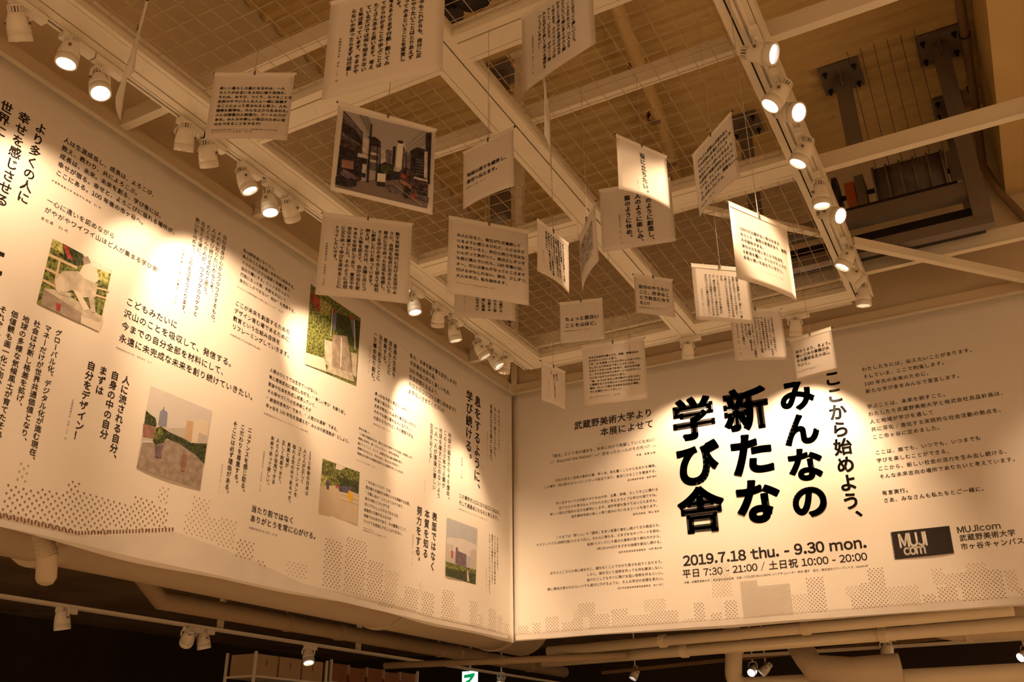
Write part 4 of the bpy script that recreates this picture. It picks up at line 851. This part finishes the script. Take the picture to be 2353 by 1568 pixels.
s = sheet(((741.5, 490), (947.5, 514.6), (717.7, 672.7), (934.6, 701.6)), .40, 'white sheet with eleven columns of vertical text before the shrine photograph', .006)
ts(s, 'v', ['トライしたいです。', 'に立ち戻って学びを深めることに', '至は大事でした。そのように自然', 'やまちを形成しており、夏至や冬', 'ンドル等を捉えて、自分の住む家', '例えば、昔の方は、太陽と月とコ', 'し創造したいと思っています。', 'そこを学びのあり方と捉えて研究', '原点に立ち戻った生活を体感し、', 'うに、自然を起点に生きるという', '数千年前の時代における生活のよ'], ZC_(445, 290), ZC_(1322, 1308), (10, ZC_(1390, 420)), (10, 14), .020)
cs(s, 'v', '武蔵野美術大学 大学院生　20代', ZC_(283, 550), ZC_(210, 1180))
s = sheet(((1047, 585), (1184, 596), (1043, 727), (1181, 739)), .36, 'half-covered white sheet hanging behind the eight-line sheet', .004)
ts(s, 'v', ['に向き合い', '　常に感謝', '　の周りの', '　がると信', '　ち続ける'], Z6(773, 322), Z6(975, 452), (4, Z6(983, 334)), (4, 4), .020)
cs(s, 'v', ST, Z6(662, 255), Z6(652, 448))
s = sheet(((1031.5, 497), (1213.4, 531), (1026.4, 672.7), (1214.4, 702.3)), .38, 'white sheet with eight lines of horizontal text at the centre of the picture', .004)
ts(s, 'h', ['大人になると、毎日がただ連続して', 'いるように感じるけれど、小さな子ど', 'もを見ていると、昨日と同じ今日はな', 'いんだって気がつく。毎日少しずつで', 'も前に進んでいたら、100 年後には、', 'オー、だいぶ進んだなってところまで', '行けるかもしれない。毎日、少しずつ、', '大人の学び。私も始めます。'], Q5(1042, 266), Q5(1447, 335), Q5(1036, 540), (0, 15), .020)
cs(s, 'h', 'パワープレイス　いそじまさやか　40 代', Q5(1022, 588), Q5(1278, 616))
s = sheet(((1234.4, 503), (1306, 559.4), (1235.7, 624.5), (1306.4, 673)), .26, 'bright narrow-looking sheet turned right, beside its mirror-angled neighbour', .016)
ts(s, 'v', ['学びとは未来を想像し、行動', 'するための基盤。', '積極的な発見のため、様々な', '人種、文化、価値観を受け止', 'める社会でありたい。', 'そのために、いつも想像する事', 'を諦めない。行動する勇気を', '持ち続けたい。'], ZD(475, 745), ZD(495, 1278), ZD(225, 568), (0, -1), .020)
cs(s, 'v', ST, ZD(180, 825), ZD(188, 1070))
s = sheet(((1331, 541.6), (1367, 463.8), (1330, 672.4), (1369.6, 597.7)), .26, 'narrow-looking sheet of dense lines turned left, beneath the middle beam', .014)
ts(s, 'h', ['みんなで学び、みんなで考え、', 'まだ見ぬ未来をつくることを', '毎日の暮らしの中から始めて', '人と人がつながる場所として', '新しい価値を生み出しながら', '地域とともに育っていくこと', 'その一歩をここから踏み出し', '次の世代へと手渡していける', 'そんな学び舎でありたいです', 'どうぞよろしくおねがいし'], ZD(752, 745), ZD(935, 345), ZD(765, 1190), (0, -1), .016)
cs(s, 'h', '武蔵野美術大学 造形学部 学生', ZD(765, 1285), ZD(865, 1130))
s = sheet(((1376.8, 437), (1540, 409), (1387, 580), (1556, 554)), .37, 'white sheet with three bold vertical lines, overlapped by a smaller sheet', .0)
ts(s, 'v', ['猫のように休め。', '人のように楽しみ、', '鳥のように創造し、'], Z4(945, 217), Z4(970, 522), (2, Z4(1133, 187)), (0, 6), .022)
cs(s, 'v', ST, Z4(876, 372), Z4(896, 620))
s = sheet(((1415.7, 309.4), (1530.8, 359), (1426.5, 433), (1544, 478.6)), .28, 'pale sheet with one short vertical line of text, right of centre', .016)
ts(s, 'v', ['役に立ちたい。'], Q2(2280, 1057), Q2(2301, 1268), None, (0, 5), .020)
cs(s, 'v', '会社員　30代', Q2(2244, 1228), Q2(2250, 1282))
s = sheet(((1591, 357), (1679.5, 258), (1603, 498.5), (1694, 405)), .30, 'white sheet with eight slanting lines beside the right rail', .014)
ts(s, 'h', ['どんどん好奇心が溢れ出し', 'その好奇心を満たすためにや', 'りたい!やっちゃう!という', '気持ちでいっぱいになるよう', 'な空間や時間が作れたらいい', 'ですね。そしてそれを支えた', 'り、支えられたり、感動もいっ', 'ぱい共有したいです。'], Q3(293, 1020), Q3(468, 845), Q3(317, 1262), (0, 11), .020)
cs(s, 'h', '会社員　40 代', Q3(317, 1307), Q3(400, 1241))
s = sheet(((1674, 464.5), (1807, 521.4), (1699, 639), (1836, 690)), .30, 'brilliantly spotlit white sheet below the right rail', .012)
ts(s, 'h', ['100%の正解がない学びがある', 'からこそ、無限の表現があり、無限', 'の可能性がある。', '自分の力を信じることで生まれ', 'る創造を糧に、クリエイティブの', '未来に想いを応えていきたい。'], Z5(785, 880), Z5(1182, 1085), Z5(828, 1145), (1, -1), .018)
cs(s, 'h', 'クリエイティブディレクター　40 代', Z5(965, 1268), Z5(1155, 1335))
s = sheet(((1588, 607), (1719, 619), (1598.5, 737.8), (1726.5, 744)), .30, 'white sheet with nine columns of small vertical text, partly behind the spotlit sheet', .004)
ts(s, 'v', ['間違いを尊重しあえる「違い」に、潜', '在的にそれがベースとして存在して、', '人々がそれぞれの色をそれぞれの手法', 'で塗っていけるような社会をデザイン', 'する。', '0-1のクリエイティブも大事だけ', 'ど、進化や開発によって埋もれがちな', 'マイナスの発掘を0にすることから生', 'まれるココロの豊かさを深めていく。'], ZG(1105, 382), ZG(1222, 1258), ZG(405, 318), (0, -1), .020)
cs(s, 'v', ST, ZG(315, 635), ZG(378, 1198))
s = sheet(((1676, 712), (1793.6, 710), (1685, 829.6), (1809.7, 828.8)), .30, 'white sheet with a glowing lower right edge, just above the title', .010)
ts(s, 'v', ['ビジネスでもなく、行政でもなく、', '“DESIGN”と“ART”の力が、', 'どれだけ世の中を変える力があっ', 'て、世界中の未来をポジティブで', 'Happyでニコニコに変えて創造', 'できるのか?できるんです!', '“DESIGN”と“ART”の無限大', 'の可能性への挑戦と、証明をする', '場所になりたいなー。', 'こんなにわくわくな場所に、'], ZH(880, 322), ZH(962, 935), (5, ZH(578, 325)), (0, -1), .018)
cs(s, 'v', ST, ZH(262, 455), ZH(325, 965))
s = sheet(((1814, 782), (1909, 753), (1826.8, 876), (1920, 855)), .24, 'small creased sheet on a gleaming white rod in front of the title', .006)
ts(s, 'h', ['きのうより、きょう。', '尊い工夫の累積が大', 'きな繁栄を生み出し', 'ていく。'], ZH(1347, 935), ZH(1893, 866), ZH(1378, 1178), (1, 8), .018)
cs(s, 'h', 'MUJIcom 武蔵野美術大学 市ヶ谷キャンパス', ZH(1372, 1284), ZH(1795, 1166)); cs(s, 'h', 'パートナー　50 代', ZH(1372, 1303), ZH(1660, 1236))
s = sheet(((1456, 631), (1544.4, 643), (1462.8, 719), (1552.5, 730)), .25, 'small white sheet with four short lines hung over the end of the middle beam', .003)
ts(s, 'h', ['自分のやりたい', 'こと、好きなこ', 'とで有名になり', 'たい!'], Z4(1066, 1015), Z4(1303, 1046), Z4(1077, 1160), (0, 6), .022)
cs(s, 'h', ST, Z4(1062, 1199), Z4(1234, 1225))
s = sheet(((1286, 697), (1384, 686), (1289, 790), (1389, 779.6)), .25, 'small white sheet with two lines of text hung before the far mesh', .003)
ts(s, 'h', ['ちょっと面白い', 'ことを山ほど。'], Z4(406, 1312), Z4(670, 1281), Z4(406, 1370), (0, 6), .022)
cs(s, 'h', ST, Z4(390, 1420), Z4(594, 1402))
s = sheet(((1337.5, 796), (1479.7, 777), (1343, 934), (1492, 916)), .36, 'white sheet with eleven lines of small text above the left paragraphs of the title banner', .003)
ts(s, 'h', ['本当の社会的な豊かさや、興奮、刺激はなか', 'なか手に入らないと思う。', '5 年・10 年頑張ってもまだ手に入らないかも。', 'もしかしたら死ぬまで手に入らないかも。', 'だからこそ先人の学びを受け、自分も学び続', 'け、それを次の世代の学びへとつなげていく。', 'そんなつながりが大切だと思う。', '「俺、もう100 年以上学び続けてるからね!!」', 'と豪語する人たち同士のつながりが生まれる', '場所。ゆっくり雄大な未来を生み出す場所。', 'そんな場所になってほしい。'], ZE(232, 487), ZE(1245, 348), ZE(264, 1210), (0, 19), .020)
cs(s, 'h', 'ポンコツデザイナー　30 代', ZE(255, 1328), ZE(855, 1256))
s = sheet(((1244, 829.6), (1298, 855), (1243.6, 918), (1297, 944)), .23, 'smallest white sheet, angled, just right of the corner of the banners', .010)
ts(s, 'v', ['地元が', '「懐かしい未来のまち」', 'に。'], Z6(1484, 1028), Z6(1470, 1246), Z6(1437, 1003), (1, -1), .016)
cs(s, 'v', ST, Z6(1412, 1068), Z6(1418, 1228))

# ================================================================ the darker shop below and behind the banners
def pipe(name, pts, r, m, lab, cat='pipe', rings=(), ring_m=None, n=16, hang=()):
    r0 = r; r = r[0] if hasattr(r, '__len__') else r
    pts = [np.array(p, float) for p in pts]
    t = thing(name, tuple(pts[0]), lab, cat)
    MB().tube(pts, r0, n).build('pipe_run' if cat == 'pipe' else 'duct_run', m, t, True)
    for i, k, rr, wd in rings:
        a, b = pts[i], pts[i+1]; MB().lathe(a+(b-a)*k, b-a, [(0, r*.98), (0, rr), (wd, rr), (wd, r*.98)], n).build('joint_ring', ring_m or m, t)
    if hang:
        for k in hang:
            i = len(pts)-2; c = pts[i]+(pts[i+1]-pts[i])*k
            MB().tube([c, (c[0], c[1], 3.298)], .007, 6).build('hanger_rod', m, t)
            MB().lathe(c, pts[i+1]-pts[i], [(0, r*.98), (0, r+.006), (.03, r+.006), (.03, r*.98)], n).build('hanger_band', m, t)
    return t
def arc(c, u, v, r, a0, a1, n=6): return [np.array(c)+r*(math.cos(a0+(a1-a0)*i/n)*np.array(u)+math.sin(a0+(a1-a0)*i/n)*np.array(v)) for i in range(n+1)]
# big round duct under the left banner
DX, DZ2, RR = -4.16, 2.80, .30
yj = on((108, 1300), 0, DX)[1]; ye = on((870, 1440), 0, DX)[1]
pipe('round_duct', [(DX, -1.5, DZ2), (DX, yj, DZ2), (DX, ye, DZ2), (DX, 7.85, DZ2)], RR, 'duct_grey', 'large beige round duct running along beneath the left banner', 'duct', [(0, .985, RR+.03, .06), (2, .0, RR+.015, .03), (2, .75, RR+.012, .03)], n=32)
a = on((98, 1238), 0, DX+.34); b = on((106, 1328), 0, DX+.30)
pipe('flexible_hose', [a+(0, 0, .10), a, (a+b)/2+np.array((.02, 0, 0)), b, b+np.array((0, 0, -.025)), b+np.array((0, 0, -.035))], [.045, .045, .045, .045, .034, .012], 'duct_grey', 'short ribbed hose hanging down the side of the big round duct', 'hose', [(1, k/8, .048, .006) for k in range(8)])
# thinner pipes and track further left
z5 = on((612, 1423), 0, -5.0)[2]
a = on((300, 1352), 0, -5.0); 
pipe('drain_pipe', [(-5.0, a[1]-.25, z5+.35), (-5.0, a[1]-.05, z5+.22), (-5.0, a[1]+.25, z5), (-5.0, 10.5, z5)], .062, 'pipe_shaded', 'cream drain pipe elbowing below the big round duct', 'pipe', [(2, .3, .07, .05), (2, .6, .07, .05)], hang=(.2, .55, .85))
z6 = on((408, 1434), 0, -6.0)[2]
t = track((-6.0, 2.6), (-6.0, 12.5), 'white lighting track hung in the dark shop at lower left', .07, z6)
for y in (5.9, 7.8):
    MB().box((-6.02, y-.02, z6), (-5.98, y+.02, 3.298)).build('drop_rod', 'pipe_cream', t)
GB = 'spotlights in the shop below'
for hcp, lp, tw, lab in [((143, 1420), (143, 1447), 1, 'small lit spotlight hanging alone at lower left under the duct'), ((433, 1464), (427, 1480), 0, 'small spotlight turned away, left of a lit twin under the duct'), ((467, 1468), (469, 1489), 1, 'small lit spotlight, right of a twin turned away under the duct'), ((708, 1506), (709, 1520), 1, 'small lit spotlight in front of the shelf of pale cartons')]:
    lamp(hcp, lp, tw, (0, -6.0), z6-.01, (0, 1, 0), lab, GB, 'lens_lit' if tw else 'lens_hidden', 1.0, .25)
# cross pipes behind the right banner
def zrun(p0, p1, z, e0=0., e1=0.):
    a = on(p0, 2, z); b = on(p1, 2, z); return a+(a-b)*e0, b+(b-a)*e1
a, b = zrun((1500, 1476), (2051, 1426), 2.47, .55, .4)
pipe('sprinkler_pipe', [a, b], .040, 'pipe_cream', 'upper of two cream pipes running under the title banner', 'pipe', [(0, .30, .05, .05), (0, .62, .05, .05)])
a, b = zrun((1500, 1502), (2080, 1455), 2.42, .55, .4)
pipe('sprinkler_pipe', [a, b], .045, 'pipe_cream', 'lower of two cream pipes running under the title banner', 'pipe', [(0, .35, .055, .05), (0, .75, .055, .05)])
a, b = zrun((900, 1530), (1250, 1515), 2.40, .05, .5)
pipe('sprinkler_pipe', [a, b], .028, 'pipe_shaded', 'dim pipe below the meeting corner of the banners', 'pipe', [(0, .5, .035, .05)])
# big elbowed duct at lower right
yd = 7.35; rd = .20; zd = on((2250, 1473), 1, yd)[2]+rd; xl = on((2075, 1450), 1, yd)[0]+.20
pts = [(2.5, yd, zd), (xl+.2, yd, zd)]+[tuple(p) for p in arc((xl+.2, yd, zd+.32), (0, 0, -1), (-1, 0, 0), .32, .15, math.pi/2, 7)]+[(xl-.12, yd, 3.29)]
t = pipe('round_duct', pts, rd, 'duct_grey', 'large beige duct turning upward in an elbow under the logo patch', 'duct', [(0, .99, rd+.012, .03)], n=28)
# white elbow pipe and horizontal run at the bottom edge
yq = 8.2; a = on((1686, 1500), 1, yq); b = on((1686, 1556), 1, yq)
pts = [a+(0, 0, .5), a, b+(0, 0, .02)]+arc(b+np.array((.10, 0, .02)), (-1, 0, 0), (0, 0, -1), .10, .2, math.pi/2, 5)+[b+np.array((3.2, 0, -.06))]
pipe('elbow_pipe', pts, .072, 'pipe_cream', 'white elbow pipe dropping and turning right at the bottom edge', 'pipe', [(0, .9, .085, .06)])
a = on((1835, 1490), 1, 8.0); b = on((1872, 1538), 1, 7.8); c = on((1960, 1548), 1, 7.8); d = on((2070, 1540), 1, 7.8)
pipe('flexible_duct', [a+(0, .3, .25), a, (a+b)/2+(0, 0, .01), b, c, d], [.09, .09, .10, .11, .12, .12], 'duct_grey', 'bent grey flexible duct between the elbow pipe and the hanging white lamp', 'duct')
t = track((-2.4, 8.6), (1.5, 8.4), 'dim lighting track below the title banner', .06, on((1800, 1500), 1, 8.5)[2])
for hcp, lp, tw, lab in [((1731, 1540), (1727, 1546), 1, 'left of a lit pair of small lamps by the elbow pipe'), ((1760, 1538), (1750, 1548), 1, 'right of a lit pair of small lamps by the elbow pipe'), ((2039, 1492), (2038, 1512), 0, 'white lamp pointing down below the logo patch'), ((2356, 1505), (2345, 1512), 1, 'glaring lamp at the lower right edge'), ((1460, 1548), (1455, 1558), 1, 'tiny lit lamp at the bottom edge below the left paragraphs'), ((1152, 1562), (1150, 1570), 1, 'tiny lit lamp at the bottom edge right of the green sign')]:
    yy = 11.5 if tw else 8.5
    lamp(hcp, lp, tw, (1, yy), 3.299 if tw else on((hcp[0], hcp[1]-26), 1, yy)[2], (1, 0, 0), lab, GB, 'lens_white' if tw else 'lens_hidden', .95, 0)
# hangers and cable tray bars
for i, (p, q_, z, lab) in enumerate([((1500, 1535), (1990, 1484), 2.50, 'thin cable tray bar crossing behind the lit pair of lamps')]):
    a, b = zrun(p, q_, z, .3, .5); mb = MB().bar(a, b, .05, .03)
    tag(mb.build('cable_tray', 'pipe_brown'), lab, 'cable tray')
# shelf of cartons
SX = -7.2
def xy(px): q_ = on(px, 0, SX); return q_[1], q_[2]
def shelf_unit(p_tl, p_tr, drop, lab):
    y0, z0 = xy(p_tl); y1, _ = xy(p_tr)
    t = thing('shelf_unit', (SX-.2, (y0+y1)/2, 0), lab, 'shelf')
    for y in (y0, y1):
        for dx in (0, -.4): MB().box((SX+dx-.012, y-.012, 0), (SX+dx+.012, y+.012, z0)).build('post', 'white_lamp', t)
    for k in range(3): MB().box((SX-.4, y0, z0-drop*(k+1)-.02), (SX, y1, z0-drop*(k+1))).build('shelf_board', 'white_lamp', t)
    return y0, y1, z0
y0, y1, z0 = shelf_unit(Q5(0, 0) if False else (589, 1497), (752, 1516), .235, 'white metal shelf holding pale cartons at lower left of the corner')
n = 3; wd = (y1-y0-.06)/n
for k in range(n):
    ya = y0+.02+k*(wd+.01); t = thing('carton', (SX-.15, ya+wd/2, z0-.235), ['pale cardboard carton at the left end of the white shelf', 'pale cardboard carton in the middle of the white shelf', 'pale cardboard carton at the right end of the white shelf'][k], 'carton', 'pale cartons on the shelf')
    MB().box((SX-.36, ya, z0-.235), (SX-.02, ya+wd*.94, z0-.235+.215)).build('box_body', 'cardboard', t)
    MB().box((SX-.021, ya+wd*.44, z0-.13), (SX-.018, ya+wd*.5, z0-.07)).build('handle_hole', 'brown_box', t)
y0, y1, z0 = shelf_unit((762, 1516), (960, 1532), .235, 'white metal shelf of brown open boxes left of the green sign')
n = 5; wd = (y1-y0-.06)/n
for k in range(n):
    ya = y0+.02+k*(wd+.008); t = thing('brown_box', (SX-.15, ya+wd/2, z0-.235), 'reddish-brown open box, %s on the right-hand shelf' % ('leftmost', 'second from the left', 'in the middle', 'second from the right', 'rightmost')[k], 'box', 'brown boxes on the shelf')
    zb = z0-.235
    MB().box((SX-.36, ya, zb), (SX-.02, ya+wd*.9, zb+.20-.02*(k % 2))).build('box_body', 'brown_box', t)
    MB().box((SX-.02, ya+wd*.86, zb+.09), (SX+.01, ya+wd*.94, zb+.20)).build('box_flap', 'cardboard', t)
# exit sign
EY = 11.0; a = on((1062, 1544), 1, EY); b = on((1093, 1546), 1, EY); z1 = a[2]; hw = b[0]-a[0]
t = thing('exit_sign', ((a[0]+b[0])/2, EY, z1-.3), 'green and white illuminated exit sign at the bottom edge', 'sign')
MB().box((a[0], EY, z1-.32), (b[0], EY+.06, z1)).build('light_box', 'exit_white', t)
def ex(pts): return [(a[0]+u*hw, EY-.003, z1-v*hw) for u, v in pts]
mesh_obj('arrow_mark', ex([(.15, .22), (.95, .12), (.90, .32), (.70, .55), (.50, .72), (.25, .62), (.55, .48), (.62, .38), (.15, .40)]), [tuple(range(9))], 'exit_green', t)
for r_ in ([(.06, .68), (.30, .68), (.30, .72), (.06, .72)], [(.06, .92), (.30, .92), (.30, .96), (.06, .96)], [(.06, .68), (.10, .68), (.10, .96), (.06, .96)], [(.26, .68), (.30, .68), (.30, .96), (.26, .96)], [(.14, .78), (.22, .78), (.22, .86), (.14, .86)]):
    mesh_obj('exit_character', ex(r_), [(0, 1, 2, 3)], 'exit_green', t)
MB().tube([((a[0]+b[0])/2, EY+.03, z1), ((a[0]+b[0])/2, EY+.03, 3.298)], .012, 6).build('hanger_rod', 'pipe_cream', t)
